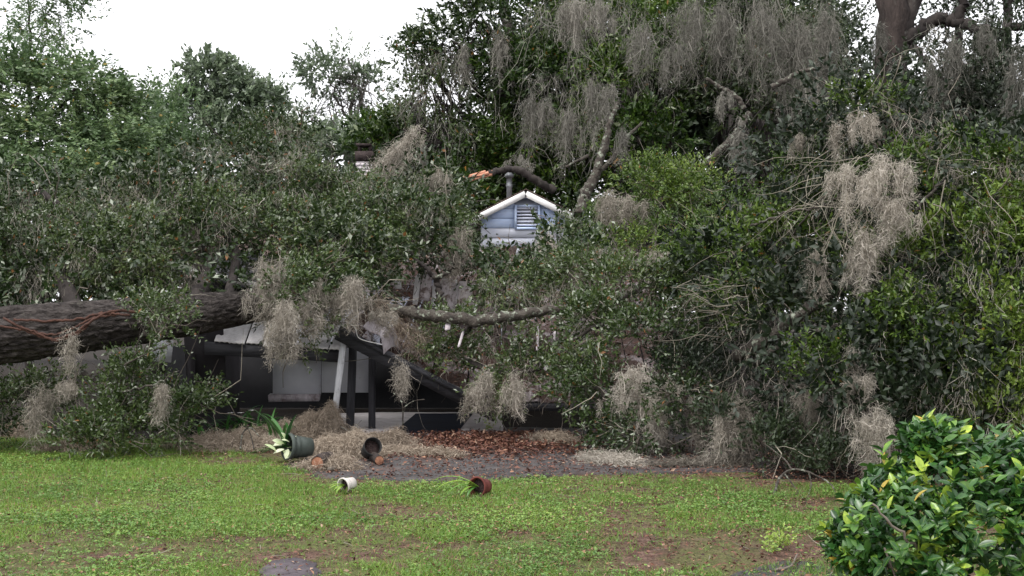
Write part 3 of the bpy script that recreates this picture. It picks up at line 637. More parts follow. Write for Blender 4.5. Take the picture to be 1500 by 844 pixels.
# ------------------------------------------------------------------ the collapsed carport
cp = empty("collapsed_carport", P(500, 545, 17.2) * [1, 1, 0], "carport with a sagging panelled roof crushed under the fallen oak", "carport")
cpo = np.array(cp.location)
def cpart(m, name, mat, parent=cp): return m.build(name, M[mat], parent, loc=-cpo if parent is cp else None)
def beam(m, a, b, w, h, roll=0., mat=0, jit=.004):
    a, b = np.asarray(a, float), np.asarray(b, float)
    return m.box((a + b) / 2, (np.linalg.norm(b - a), w, h), rot_to(b - a, roll), mat, jit)
def panel_row(f0, f1, b0, b1, n, mat='panel', name="roof_panel", gap=.06, skip=()):
    """ribbed roof panels side by side between a front edge f0-f1 and a back edge b0-b1"""
    f0, f1, b0, b1 = map(np.asarray, (f0, f1, b0, b1))
    for q in range(n):
        if q in skip: continue
        s0, s1 = (q + gap / 2) / n, (q + 1 - gap / 2) / n
        A, B, C_, D_ = f0 + (f1 - f0) * s0, f0 + (f1 - f0) * s1, b0 + (b1 - b0) * s1, b0 + (b1 - b0) * s0
        nn = norm(np.cross(B - A, D_ - A)); j = rng.normal(0, .008, 3) + nn * rng.uniform(-.015, .015)
        m = MB(); w = 7; vs = []
        for e in range(2):
            for k in range(w):
                u = k / (w - 1); hgt_ = .012 if k % 2 else 0.0
                for (S, T_) in ((A, B), (D_, C_)): vs.append(S + (T_ - S) * u + nn * (hgt_ - e * .02) + j)
        f = []
        for k in range(w - 1):
            f += [[2 * k, 2 * k + 2, 2 * k + 3, 2 * k + 1], [2 * w + 2 * k, 2 * w + 2 * k + 1, 2 * w + 2 * k + 3, 2 * w + 2 * k + 2], [2 * k, 2 * w + 2 * k, 2 * w + 2 * k + 2, 2 * k + 2], [2 * k + 1, 2 * k + 3, 2 * w + 2 * k + 3, 2 * w + 2 * k + 1]]
        m.add(vs, None, f); cpart(m, name, mat)
# left bay: panels still up under the trunk
panel_row(P(312, 500, 16.9), P(505, 512, 16.9), P(322, 470, 18.4), P(520, 470, 18.4), 8, 'panel_white')
m = MB(); beam(m, P(300, 510, 16.95), P(500, 522, 16.95), .05, .17); cpart(m, "fascia_beam", 'fascia')
for px_ in (330, 385, 440, 492):
    m = MB(); beam(m, P(px_, 515, 17.0), P(px_ + 8, 486, 20.2), .05, .10); cpart(m, "rafter", 'fascia')
# fallen bay: its front edge runs down to the ground
m = MB(); beam(m, P(494, 487, 16.6), P(728, 609, 16.9), .055, .20, .15); cpart(m, "fascia_beam", 'fascia')
m = MB(); beam(m, P(499, 482, 16.54), P(716, 598, 16.84), .03, .05, .15); cpart(m, "drip_edge", 'fascia')
panel_row(P(500, 484, 16.66), P(735, 606, 16.95), P(560, 430, 20.0), P(735, 445, 21.0), 9, 'panel_dirty', skip=(1,))
# right bay: pressed to the ground
panel_row(P(735, 588, 17.0), P(1010, 590, 17.4), P(735, 430, 21.0), P(960, 420, 22.5), 10, 'panel_dirty', skip=(4,))
m = MB(); beam(m, P(738, 597, 16.95), P(905, 596, 17.1), .05, .10); cpart(m, "fascia_beam", 'fascia')
# upper slope towards the house
panel_row(P(560, 432, 20.05), P(735, 447, 21.05), P(600, 372, 24.5), P(760, 360, 25.0), 6, 'panel_dirty')
panel_row(P(735, 432, 21.05), P(960, 422, 22.55), P(765, 360, 25.1), P(930, 362, 25.1), 7, 'panel_dirty', skip=(2,))
m = MB(); beam(m, P(504, 500, 16.72), P(486, 590, 16.72) * [1, 1, 0] + [0, 0, 0], .085, .12); cpart(m, "post", 'post')
m = MB(); beam(m, P(517, 508, 17.4), G(512, 634) * [0, 0, 0] + np.array([P(512, 580, 17.4)[0], 17.4, 0]), .1, .1); cpart(m, "post", 'dark_post')
m = MB(); beam(m, P(545, 500, 17.7), np.array([P(545, 500, 17.7)[0], 17.7, 0]), .09, .09); cpart(m, "post", 'dark_post')
# back wall and what shows beneath the roof
for (x0, x1, y0, y1, Y_) in ((400, 470, 510, 577, 17.95), (471.5, 541, 510, 575, 17.9)):
    A = P(x0, y1, Y_); B = P(x1, y0, Y_)
    m = MB(); m.box((A + B) / 2, (B[0] - A[0], .05, B[2] - A[2])); cpart(m, "wall_board", 'wall')
m = MB(); A = P(395, 588, 17.9); B = P(468, 577.5, 17.9); m.box((A + B) / 2, (B[0] - A[0], .12, B[2] - A[2]), jit=.01); cpart(m, "sill_block", 'panel')
m = MB(); m.box((P(600, 500, 21.6) * [1, 1, 0] + [0, 0, .55]), (8.5, .06, 1.1)); cpart(m, "back_wall", 'void')  # blackened to stand in for the deep shade at the back
m = MB(); m.box(P(316, 545, 18.6) * [1, 1, 0] + [0, 0, .55], (.06, 3.0, 1.1)); cpart(m, "side_wall", 'dark_wall')  # added to shut out skylight, its dark colour standing in for shade
m = MB(); A = P(238, 503, 16.8); m.box(A + [.0, .0, -.1], (.26, .04, .3), Rz(.2) @ Ry(.1)); cpart(m, "wall_board", 'wall')
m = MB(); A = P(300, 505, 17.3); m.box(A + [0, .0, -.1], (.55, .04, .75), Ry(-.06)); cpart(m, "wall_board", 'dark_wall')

roofs = [[P(500, 484, 16.66), P(735, 606, 16.95), P(560, 430, 20.0), P(735, 445, 21.0)], [P(735, 588, 17.0), P(1010, 590, 17.4), P(735, 430, 21.0), P(960, 420, 22.5)], [P(560, 432, 20.05), P(735, 447, 21.05), P(600, 372, 24.5), P(760, 360, 25.0)], [P(735, 432, 21.05), P(960, 422, 22.55), P(765, 360, 25.1), P(930, 362, 25.1)]]
mL, mT = MB(), MB()
for a_, b_, c_, d_ in roofs:
    u, v_ = rng.random((1100, 1)), rng.random((1100, 1)); q = (a_ * (1 - u) + b_ * u) * (1 - v_) + (c_ * (1 - u) + d_ * u) * v_ + UP * rng.uniform(.02, .07, (1100, 1))
    dd = rng.normal(0, 1, q.shape); dd[:, 2] *= .4
    leaves(mL, q, dd, UP + rng.normal(0, .5, q.shape), rng.uniform(.04, .09, 1100), rng.uniform(.02, .04, 1100), rng.uniform(.1, .8, 1100), fold=.2)
    k = rng.integers(0, 1100, 90); twigs(mT, q[k], dd[k], .6, .006, 5, .25)
tag(mL.build("roof_litter", M['dead']), "brown dead leaves strewn over the broken roof", "dead leaves", kind='stuff')
tag(mT.build("twig_litter", M['twig']), "broken grey twigs strewn over the broken roof", "twigs", kind='stuff')
# loose boards and sheets of the wreck, each by itself
def loose(name, a, b, w, th, mat, label, cat="board", roll=0.0, group=None):
    a, b = np.asarray(a), np.asarray(b); c_ = (a + b) / 2; L_ = np.linalg.norm(b - a); R = rot_to(b - a, 0); w_ = norm(np.cross([0, 1.0, 0], R[:, 0])); R = np.stack([R[:, 0], w_, np.cross(R[:, 0], w_)], 1)
    m = MB(); k = 7; vs = []
    edge = rng.normal(0, .12 * w, (2, k)); edge[:, 1:-1] *= .3
    for q in range(k):
        xx = (q / (k - 1) - .5) * L_
        for (yy, zz) in ((-1, -1), (1, -1), (1, 1), (-1, 1)):
            taper = 1 - .45 * (q == k - 1) - .35 * (q == 0) * rng.random()
            vs.append([xx + rng.normal(0, .01), yy * w / 2 * taper + edge[0, q] * .2, zz * th / 2])
    f = []
    for q in range(k - 1):
        for e in range(4): f.append([4 * q + e, 4 * q + (e + 1) % 4, 4 * q + 4 + (e + 1) % 4, 4 * q + 4 + e])
    f += [[3, 2, 1, 0], [4 * k - 4, 4 * k - 3, 4 * k - 2, 4 * k - 1]]
    m.add(np.array(vs) @ R.T, None, f)
    return tag(m.build(name, M[mat], loc=c_), label, cat, group)
LB = [((583, 424, 19.3), (583, 392, 19.4), 0.105, 'panel_white', "short white board stub left of the other splintered boards"),
      ((608, 446, 19.3), (613, 402, 19.4), 0.090, 'panel_white', "tall white split board left of the dark forked bough"),
      ((622, 440, 19.3), (626, 402, 19.4), 0.165, 'panel_pale', "small torn pinkish panel just left of the forked bough"),
      ((636, 453, 19.3), (639, 410, 19.4), 0.105, 'panel_white', "white splinter pressed against the dark forked bough"),
      ((655, 456, 19.3), (656, 408, 19.4), 0.285, 'panel_pale', "broad mauve grey panel right of the dark forked bough"),
      ((666, 456, 19.3), (668, 410, 19.4), 0.060, 'panel_white', "thin white batten between the two mauve panels"),
      ((678, 460, 19.3), (680, 413, 19.4), 0.255, 'panel_pale', "torn mauve panel with a ragged corner, second from the forked bough"),
      ((686, 462, 19.3), (684, 430, 19.4), 0.075, 'panel_white', "white shard at the right end of the splintered boards"),
      ((655, 484, 16.4), (657, 472, 16.5), .07, 'panel', "stub of white board just below the lichen limb's left end"),
      ((672, 508, 16.3), (679, 484, 16.5), .035, 'panel', "slim white batten leaning below the lichen covered limb"),
      ((754, 512, 16.3), (755, 496, 16.4), .05, 'panel', "short pale splinter upright among the leaves on the middle roof"),
      ((787, 520, 16.3), (788, 478, 16.5), .035, 'panel', "long thin pale batten upright among the leaves on the middle roof"),
      ((812, 500, 16.3), (813, 486, 16.3), .04, 'panel', "small pale batten right of the long upright one"),
      ((858, 520, 16.3), (850, 505, 16.4), .15, 'panel', "pale roof fragment under the leaning grey strip"),
      ((868, 518, 16.2), (885, 500, 16.3), .13, 'panel', "larger pale roof fragment showing through the right branches"),
      ((890, 505, 16.0), (897, 488, 16.1), .07, 'fascia', "grey strip leaning against the pale roof fragment"),
      ((800, 545, 16.0), (808, 530, 16.1), .10, 'panel', "whitish flake of roof low among the middle leaves"),
      ((985, 452, 15.9), (1008, 447, 15.9), .07, 'panel_white', "white broken board end sticking out in the right branches"),
      ((1008, 466, 15.7), (1022, 482, 15.6), .05, 'panel_white', "white lath slanting down below the broken board end"),
      ((1003, 464, 15.8), (1016, 484, 15.7), .03, 'panel_white', "thin white lath beside the slanting one"),
      ((1066, 505, 15.0), (1073, 518, 15.0), .05, 'fascia', "dark grey board stub in the shade of the right branches"),
      ((507, 470, 16.4), (528, 452, 16.5), .06, 'fascia', "grey broken rafter poking up above the fascia's top end"),
      ((700, 590, 16.2), (715, 577, 16.1), .08, 'fascia', "dark board lying crosswise near the low end of the fascia"),
      ((730, 600, 16.5), (800, 594, 16.6), .05, 'fascia', "dark splintered batten along the right roof's bottom edge")]
for (a, b, w, mt, lab) in LB: loose("broken_board", P(*a), P(*b), w, .022, mt, lab, "board", roll=math.pi / 2 if abs(a[0] - b[0]) < 14 else 0.0)
# bent roofing sheet behind the fascia's top end
m = MB(); k = 10; vs = []
for q in range(k):
    u = q / (k - 1); px_, py_ = 532 + 34 * u + 6 * math.sin(3 * u), 478 + 42 * u * u + 6 * math.sin(6 * u)
    for s_ in range(5):
        w_ = s_ / 4; vs.append(P(px_ + 22 * w_ - 5 * u, py_ - 12 * math.sin(w_ * 2.2), 16.5 + .5 * w_))
f = [[q * 5 + s_, q * 5 + s_ + 1, q * 5 + s_ + 6, q * 5 + s_ + 5] for q in range(k - 1) for s_ in range(4)]
o0 = P(545, 490, 16.6); vs = np.array(vs) - o0
nf = len(vs); m.add(np.vstack([vs, vs + [0, .004, -.012]]), None, f + [[a_ + nf for a_ in reversed(q_)] for q_ in f])
tag(m.build("metal_sheet", M['panel'], loc=o0, smooth=True), "curled pale roofing sheet torn up behind the leaning fascia", "metal sheet")
m = MB(); pts = [P(505, 470, 16.35), P(520, 480, 16.35), P(527, 496, 16.4), P(560, 505, 16.4), P(580, 525, 16.4), P(600, 550, 16.4)]
tube(m, pts[:4], .006, 5, 20); tag(m.build("cable", M['trim']), "loose pale cable hanging along the torn roof edge", "cable")

# ------------------------------------------------------------------ the fallen oak: trunk from the left, its limbs and crown on the roof
def oak(name, loc, label, group=None, cat="tree"): return empty(name, np.asarray(loc) * [1, 1, 0], label, cat, group)
def part(m, name, mats, root, smooth=False, kind=None, label=None):
    o = m.build(name, mats, root, smooth); o.location = tuple(-c_ for c_ in root.location)
    if kind: o['kind'] = kind
    if label: o['label'] = label
    return o
fo = oak("fallen_oak", P(150, 475, 15.2), "huge fallen oak whose ridged trunk comes in from the left onto the carport")
m = MB()
tp_ = [P(-520, 575, 13.4), P(-250, 520, 14.0), P(0, 492, 14.6), P(150, 476, 15.2), P(280, 461, 15.8), P(385, 447, 16.5), P(470, 440, 17.0)]
n, S = 90, 72
c = spline(tp_, n); rad = np.interp(np.linspace(0, 1, n), np.linspace(0, 1, 7), [.60, .40, .335, .292, .248, .21, .17])
tg = norm(np.gradient(c, axis=0)); a = norm(np.cross(UP[None], tg)); b = np.cross(tg, a)
th = np.arange(S) / S * 2 * math.pi; I, J = np.meshgrid(np.arange(n), np.arange(S), indexing='ij')
ridge = np.abs(np.sin(J / S * 2 * math.pi * 13 + 5 * fbm(I * .16, J * 0.0 + 2 + J / S * 3) + 2.5 * fbm(I * .5 + 9, J * .3))) ** .7
crack = np.clip((fbm(I * 1.1 + 3 * fbm(J * .4, I * .1), J * .55) - .56) / .1, 0, 1)
rr = rad[:, None] * (1 + .17 * (ridge - .6) - .13 * crack + .10 * (fbm(I * .1 + 40, np.cos(J / S * 6.283) + 5) - .5))
v = (c[:, None] + rr[..., None] * (np.cos(th)[None, :, None] * a[:, None] + np.sin(th)[None, :, None] * b[:, None])).reshape(-1, 3)
J2 = (J[:-1] + 1) % S
m.add(v, None, np.stack([I[:-1] * S + J[:-1], I[:-1] * S + J2, (I[:-1] + 1) * S + J2, (I[:-1] + 1) * S + J[:-1]], -1).reshape(-1, 4))
part(m, "trunk", M['bark'], fo)
for pts, r0, r1, mt in (
    ([P(470, 440, 17.0), P(540, 448, 16.9), P(600, 458, 16.7), P(650, 464, 16.5), (P(700, 470, 16.4)), P(745, 464, 16.4), P(800, 455, 16.5), P(860, 452, 16.7), P(905, 437, 17.2), P(960, 410, 18.0)], .088, .05, 'lichen_bark'),
    ([P(400, 446, 16.6), P(430, 400, 17.5), P(470, 350, 18.4), P(520, 300, 19.5), P(570, 262, 20.5)], .16, .05, 'dark_bark'),
    ([P(430, 440, 16.8), P(500, 400, 17.6), P(570, 350, 18.6), P(640, 310, 19.6)], .12, .04, 'dark_bark'),
    ([P(280, 455, 15.9), P(300, 400, 16.8), P(290, 340, 17.6), P(250, 285, 18.2)], .13, .04, 'dark_bark'),
    ([P(330, 450, 16.2), P(345, 370, 17.2), P(310, 310, 18.0), P(320, 260, 18.8)], .07, .03, 'dark_bark'),
    ([P(120, 468, 15.3), P(90, 400, 16.2), P(110, 330, 17), P(60, 280, 17.6)], .12, .04, 'dark_bark'),
    ([P(640, 445, 17.9), P(643, 422, 18.0), P(634, 403, 18.0), P(615, 385, 18.0), P(600, 370, 18.1)], .055, .02, 'dark_bark'),
    ([P(636, 406, 18.0), P(645, 405, 17.9), P(660, 396, 17.8), P(664, 385, 17.8)], .035, .012, 'lichen_bark'),
    ([P(700, 470, 16.6), P(670, 495, 16.9), P(640, 515, 17.0)], .05, .02, 'dark_bark'),
    ([P(680, 530, 16.8), P(740, 545, 16.4), P(800, 540, 16.1)], .05, .02, 'dark_bark'),
    ):
    m = MB(); tube(m, pts, [r0, (r0 + r1) / 2 * 1.05, r1], 10, len(pts) * 7, wob=.012, jit=.05); part(m, "limb", M[mt], fo, True)
tw = MB(); mb = MB()
E1 = [E(50, 325, 18.0, 150, 66, 1.1), E(30, 378, 16.6, 130, 62, .8, 1.1), E(170, 375, 16.6, 110, 62, .8, 1.1), E(250, 310, 18.0, 110, 70, 1.1), E(170, 300, 19.2, 90, 46, 1.0), E(330, 265, 20.0, 80, 58, 1.0),
      E(300, 350, 17.4, 90, 60, .8), E(225, 402, 16.2, 50, 28, .45, 1.0), E(80, 425, 16.0, 90, 20, .4, .8), E(-80, 350, 17, 120, 110, 1.2),
      E(432, 275, 19.6, 84, 56, 1.0), E(430, 340, 18.2, 80, 60, .8), E(520, 302, 19.6, 84, 52, 1.0), E(490, 380, 17.6, 70, 45, .7), E(570, 342, 18.8, 80, 52, .8), E(622, 300, 20.6, 52, 46, .8), E(640, 335, 19.8, 66, 44, .7), E(600, 282, 21.5, 56, 38, .9),
      E(410, 215, 22.5, 60, 30, .9), E(540, 398, 18.0, 42, 22, .4), E(850, 326, 23.5, 24, 22, .3, 1.2), E(842, 352, 22.5, 24, 16, .3, 1.2), E(745, 424, 18.2, 60, 24, .4, 1.2), E(762, 418, 18.8, 48, 22, .35, 1.3), E(708, 402, 19.2, 20, 18, .25, 1.1), E(648, 372, 19.3, 52, 20, .35, 1.3), E(825, 402, 18.2, 36, 32, .4), E(455, 440, 16.4, 40, 45, .4, .9)]
foliage(mb, E1, per_m2=3.0, n_spray=24, cr=.28, nl=12, slen=.22, L=.060, W=.027, tint=(.08, 1.0), twig_mb=tw, twig_p=.07, shell=.4, droop=.12)
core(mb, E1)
part(mb, "crown", M['oak'], fo)
qs, ns_ = clumps(E1, 1.2, .4, .6); s_ = rng.integers(0, len(qs), 130); twigs(tw, qs[s_] - ns_[s_] * .5, ns_[s_] + rng.normal(0, .5, (130, 3)) + [.2, -.2, 0], 1.3, .012, 6, .3, tint=.55)
E2 = [E(655, 522, 17.0, 50, 28, .35), E(705, 525, 17.0, 55, 36, .4), E(665, 500, 17.0, 40, 22, .3, .7), E(765, 545, 16.4, 55, 34, .4, .8), E(815, 555, 16.0, 45, 35, .4), E(800, 505, 16.6, 65, 28, .4, .45), E(745, 430, 17.4, 60, 24, .35), E(820, 425, 17.6, 60, 35, .4), E(735, 575, 16.3, 30, 14, .25, .8), E(640, 490, 17.2, 45, 18, .3), E(600, 495, 17.2, 30, 14, .3)]
mb = MB(); foliage(mb, E2, per_m2=3.2, n_spray=19, cr=.22, nl=11, slen=.2, L=.060, W=.027, tint=(.05, .95), twig_mb=tw, twig_p=.12, droop=.1)
part(mb, "crown", M['oak'], fo)
part(tw, "twig_tangle", M['twig'], fo, kind='stuff')

# ---- leafy branches broken off it, each a thing of its own
def branch_thing(name, label, ells, limbs, mat='oak', group=None, cat="branch", per=4.0, n_spray=20, cr=.22, L=.058, W=.026, tint=(.1, .8), twig_p=.12, extra_twigs=0, limb_mat='lichen_bark', **kw):
    c0 = np.mean([e[0] for e in ells], 0)
    r = oak(name, c0, label, group, cat)
    for pts, r0, r1 in limbs:
        m = MB(); tube(m, pts, [r0, r1], 7, len(pts) * 6, wob=.012, jit=.05); part(m, "limb", M[limb_mat], r, True)
    t_ = MB(); m = MB()
    q, nn = foliage(m, ells, per_m2=per, n_spray=n_spray, cr=cr, nl=11, slen=.2, L=L, W=W, tint=tint, twig_mb=t_, twig_p=twig_p, **{'gaps': .12, **kw})
    if extra_twigs:
        s_ = rng.integers(0, len(q), extra_twigs); twigs(t_, q[s_] + nn[s_] * .1, nn[s_] + UP * -.3 + rng.normal(0, .4, (extra_twigs, 3)), .8, .007, 5)
    part(m, "leaf_cover", M[mat], r)
    if t_.v: part(t_, "twig_tangle", M['twig'], r, kind='stuff')
    return r
branch_thing("fallen_branch", "dark leafy oak branch slumped on the lawn edge below the trunk at far left", [E(30, 590, 15.4, 80, 45, .5), E(-60, 590, 15.2, 90, 60, .6), E(80, 560, 15.6, 60, 35, .4), E(20, 630, 15.4, 60, 18, .3)], [([P(-40, 600, 15.5), P(40, 580, 15.4), P(100, 545, 15.5)], .04, .015)], tint=(.05, .6))
branch_thing("fallen_branch", "broad leafy oak branch lying on the grass in front of the trunk", [E(150, 620, 14.5, 75, 45, .45), E(200, 570, 14.9, 70, 50, .45), E(250, 610, 14.9, 65, 50, .45), E(130, 655, 14.1, 60, 20, .35), E(215, 640, 14.3, 80, 24, .35), E(295, 585, 15.0, 36, 50, .35), E(265, 560, 15.2, 45, 40, .35)],
             [([P(120, 545, 15.1), P(190, 590, 14.7), P(260, 640, 14.4)], .035, .012), ([P(180, 575, 14.4), P(230, 560, 14.2), P(262, 543, 14.2)], .014, .006)], tint=(.05, .62), extra_twigs=30)
branch_thing("fallen_branch", "leafy spray drooping over the trunk's middle from above", [E(225, 478, 14.6, 26, 44, .22, .7), E(240, 450, 14.9, 24, 30, .22, .6), E(190, 555, 14.7, 40, 24, .25, .8)], [([P(230, 420, 15.0), P(215, 470, 14.6), P(190, 530, 14.5)], .02, .007)], tint=(.1, .7))
branch_thing("fallen_branch", "moss draped oak branch hanging down from the roof at the carport's front", [E(415, 440, 15.7, 34, 46, .3), E(440, 400, 16.2, 45, 40, .4), E(425, 490, 15.6, 28, 40, .22), E(457, 474, 15.8, 14, 20, .16), E(500, 418, 16.4, 36, 22, .3, .7)], [([P(450, 410, 16.0), P(425, 450, 15.7), P(420, 510, 15.6)], .022, .008)], tint=(.25, .85), per=5)
branch_thing("fallen_branch", "big leafy oak branch sprawled over the roof's right half", [E(880, 480, 15.8, 80, 50, .5), E(920, 430, 16.4, 80, 50, .6), E(870, 400, 17.4, 55, 45, .5), E(950, 490, 15.2, 60, 40, .4), E(850, 545, 15.4, 65, 40, .4), E(840, 590, 15.2, 45, 28, .3), E(1000, 470, 15.4, 60, 45, .5), E(1000, 410, 16.5, 60, 45, .6)],
             [([P(1010, 500, 15.4), P(940, 470, 15.4), P(870, 480, 15.6), P(810, 520, 15.6)], .05, .015)], tint=(.15, .85), per=3.3, L=.068, W=.030, extra_twigs=60)
branch_thing("fallen_branch", "dense leafy branch piled on the roof beside the gable's right end", [E(900, 330, 20.5, 50, 50, .7), E(960, 290, 20.5, 75, 55, .8), E(1030, 280, 20, 55, 40, .7), E(1010, 350, 18.8, 80, 55, .8), E(930, 370, 18.8, 55, 40, .6), E(1080, 320, 18, 60, 50, .7)],
             [([P(960, 400, 19), P(960, 330, 20), P(985, 265, 20.3)], .05, .02)], mat='oak_bright', tint=(.05, .9), per=3.2, n_spray=20, cr=.28)
branch_thing("fallen_branch", "mossy low branch resting on the drive right of the leaf heap", [E(890, 625, 14.8, 50, 35, .35), E(945, 625, 14.4, 45, 45, .4), E(900, 590, 15.0, 50, 30, .35), E(990, 590, 14.6, 50, 45, .4)], [([P(870, 560, 15.2), P(900, 610, 14.8), P(930, 655, 14.3)], .03, .012)], tint=(.02, .5), per=3.6, extra_twigs=25)
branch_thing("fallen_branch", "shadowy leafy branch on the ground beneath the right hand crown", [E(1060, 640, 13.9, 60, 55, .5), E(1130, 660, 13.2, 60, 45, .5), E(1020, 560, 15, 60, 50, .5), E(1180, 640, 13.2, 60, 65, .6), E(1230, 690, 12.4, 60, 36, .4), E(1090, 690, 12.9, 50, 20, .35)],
             [([P(1010, 560, 14.8), P(1090, 600, 14), P(1180, 690, 12.9)], .045, .012)], mat='deep', tint=(.1, .9), per=3.2, extra_twigs=50)  # same oak leaves in a darker colour that stands in for shade

# ---- the second fallen crown, filling the right
fr_ = oak("fallen_oak", P(1300, 500, 15), "tall fallen oak crown with pale mossy twigs filling the right side")
for pts, r0, r1, mt in (
    ([P(1080, 520, 14.6), P(1130, 495, 14.0), P(1170, 462, 13.6), P(1195, 445, 13.5), P(1225, 427, 13.5), P(1270, 410, 14)], .085, .05, 'lichen_bark'),
    ([P(1110, 530, 14.2), P(1150, 505, 13.5), P(1190, 487, 13.2), P(1225, 478, 13.3)], .045, .025, 'lichen_bark'),
    ([P(1340, 560, 14.6), P(1320, 450, 14.6), P(1345, 330, 14.8), P(1330, 220, 15.2)], .10, .04, 'dark_bark'),
    ([P(1170, 540, 14), P(1172, 590, 13.6), P(1180, 650, 13.2)], .05, .03, 'dark_bark'),
    ([P(1330, 330, 13.9), P(1350, 300, 13.6), P(1385, 262, 13.6)], .03, .012, 'lichen_bark'),
    ([P(1100, 330, 14.4), P(1160, 310, 14.0), P(1210, 300, 13.8), P(1250, 268, 13.8)], .016, .006, 'lichen_bark'),
    ([P(1160, 345, 14.2), P(1190, 305, 13.8), P(1225, 270, 13.7)], .012, .005, 'lichen_bark'),
    ([P(1245, 390, 13.6), P(1240, 340, 13.5), P(1252, 290, 13.6)], .014, .006, 'lichen_bark'),
    ):
    m = MB(); tube(m, pts, [r0, (r0 + r1) / 2, r1], 9, len(pts) * 7, wob=.01, jit=.05); part(m, "limb", M[mt], fr_, True)
E3 = [E(1250, 190, 15.4, 65, 60, .8), E(1340, 190, 15.2, 75, 70, .9), E(1200, 260, 15.4, 70, 60, .8), E(1420, 250, 14.6, 85, 60, .9), E(1330, 290, 14.6, 90, 70, .9), E(1490, 300, 14.0, 70, 80, .9), E(1450, 370, 13.4, 90, 70, .9), E(1120, 380, 15.0, 80, 60, .8), E(1210, 360, 14.6, 80, 60, .8), E(1130, 450, 14.6, 70, 55, .6), E(1060, 400, 16, 60, 50, .7), E(1300, 400, 13.9, 80, 60, .8)]
E4 = [E(1340, 480, 13.3, 100, 70, .8), E(1430, 450, 13.0, 90, 80, .8), E(1500, 500, 12.6, 80, 100, .9), E(1280, 540, 13.0, 80, 50, .6), E(1390, 560, 12.6, 100, 60, .7), E(1230, 470, 13.6, 50, 50, .4), E(1330, 620, 12.4, 90, 50, .6), E(1440, 620, 12.0, 90, 60, .7), E(1210, 560, 13.2, 55, 40, .4), E(1570, 400, 13, 90, 160, 1), E(1560, 620, 12, 90, 90, .9)]
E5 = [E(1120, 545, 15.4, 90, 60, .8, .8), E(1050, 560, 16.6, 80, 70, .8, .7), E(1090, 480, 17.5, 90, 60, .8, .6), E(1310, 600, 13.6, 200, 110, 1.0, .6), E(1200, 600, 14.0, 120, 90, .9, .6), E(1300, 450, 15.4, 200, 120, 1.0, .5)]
tw = MB(); mb = MB()
q3, n3 = foliage(mb, E3, per_m2=2.9, n_spray=22, cr=.26, nl=11, slen=.22, L=.074, W=.031, tint=(.0, 1.0), shell=.4)
part(mb, "crown", M['oak_bright'], fr_)
mb = MB(); q4, n4 = foliage(mb, E4, per_m2=3.3, n_spray=22, cr=.26, nl=12, slen=.2, L=.064, W=.027, tint=(.3, 1.0), shell=.4, twig_mb=tw, twig_p=.05)
part(mb, "crown", M['oak_bright'], fr_)
mb = MB(); core(mb, E3 + E4, .9, .105, .05); foliage(mb, E5, per_m2=1.6, n_spray=14, cr=.4, nl=11, slen=.25, L=.09, W=.04, tint=(.0, .8)); part(mb, "crown", M['deep'], fr_)  # leaf colour darkened to paint the shade within and beneath this crown
s_ = rng.integers(0, len(q3), 150); twigs(tw, q3[s_] + n3[s_] * .15, n3[s_] * .5 - UP * .5 + rng.normal(0, .5, (150, 3)), 1.0, .0065, 6, tint=.8)
# the bare pale twig fan
o_ = P(1245, 265, 13.7); k = 40
d = np.stack([-rng.uniform(.2, 1, k), rng.normal(-.1, .35, k), -rng.uniform(.15, .9, k)], 1); twigs(tw, o_ + rng.normal(0, .26, (k, 3)), d, .95, .0042, 7, curl=.22, tint=.95)
k = 40; d = np.stack([rng.normal(0, .5, k), rng.normal(-.2, .3, k), -np.ones(k)], 1); twigs(tw, P(1255, 330, 13.5) + rng.normal(0, .25, (k, 3)), d, .8, .006, 7, curl=.3, tint=.9)
k = 40; d = np.stack([rng.normal(-.8, .4, k), rng.normal(-.2, .3, k), rng.normal(-.1, .35, k)], 1); twigs(tw, P(1080, 455, 14.4) + rng.normal(0, .16, (k, 3)), d, .75, .007, 7, curl=.25, tint=.75)
k = 30; d = np.stack([rng.normal(.3, .5, k), rng.normal(-.2, .3, k), -np.ones(k) * .6], 1); twigs(tw, P(1440, 300, 13.2) + rng.normal(0, .4, (k, 3)), d, 1.0, .006, 7, curl=.3, tint=.7)
part(tw, "twig_tangle", M['twig'], fr_, kind='stuff')

# ---- bare limbs and twigs that stand out by themselves
def bare(name, label, paths, mat='lichen_bark', cat="limb", ends=None):
    c0 = paths[0][0][0]
    r = empty(name, c0, label, cat)
    for pts, r0, r1 in paths:
        m = MB(); tube(m, pts, [r0, r1], 9, len(pts) * 7, wob=r0 * .12, jit=.06); part(m, "limb" if r0 > .02 else "twig", M[mat], r, True)
    if ends is not None:
        for (p0, dd, rr) in ends:
            m = MB()
            for _ in range(9):                     # long torn splinters
                st = p0 + rng.normal(0, rr * .5, 3); e_ = st + norm(dd) * rng.uniform(.12, .46) + rng.normal(0, .03, 3) + UP * rng.uniform(-.04, .02)
                tube(m, [st - norm(dd) * .04, (st + e_) / 2 + rng.normal(0, .012, 3), e_], [rr * .5, rr * .42, .006], 5, 6)
            part(m, "broken_end", M['raw_wood'], r)
    return r
e0 = P(708, 253, 24)
bare("broken_limb", "dark limb snapped over the gable with a bright orange split end", [([P(812, 280, 24.3), P(785, 264, 24.1), P(760, 250, 24), P(738, 249, 24), P(712, 255, 24)], .085, .055)], mat='dark_bark', ends=[(P(714, 254, 24), P(684, 262, 24) - P(714, 254, 24), .07)])
bare("broken_limb", "pale lichen covered limb leaning up diagonally right of the gable", [([P(848, 315, 22.5), P(858, 285, 22.8), P(875, 250, 23), P(886, 210, 23.2), P(893, 180, 23.3), P(905, 150, 23.4)], .12, .04), ([P(872, 256, 23), P(895, 235, 23), P(915, 205, 23), P(940, 180, 23)], .05, .025), ([P(862, 228, 23), P(845, 236, 23), P(828, 245, 23)], .035, .02)])
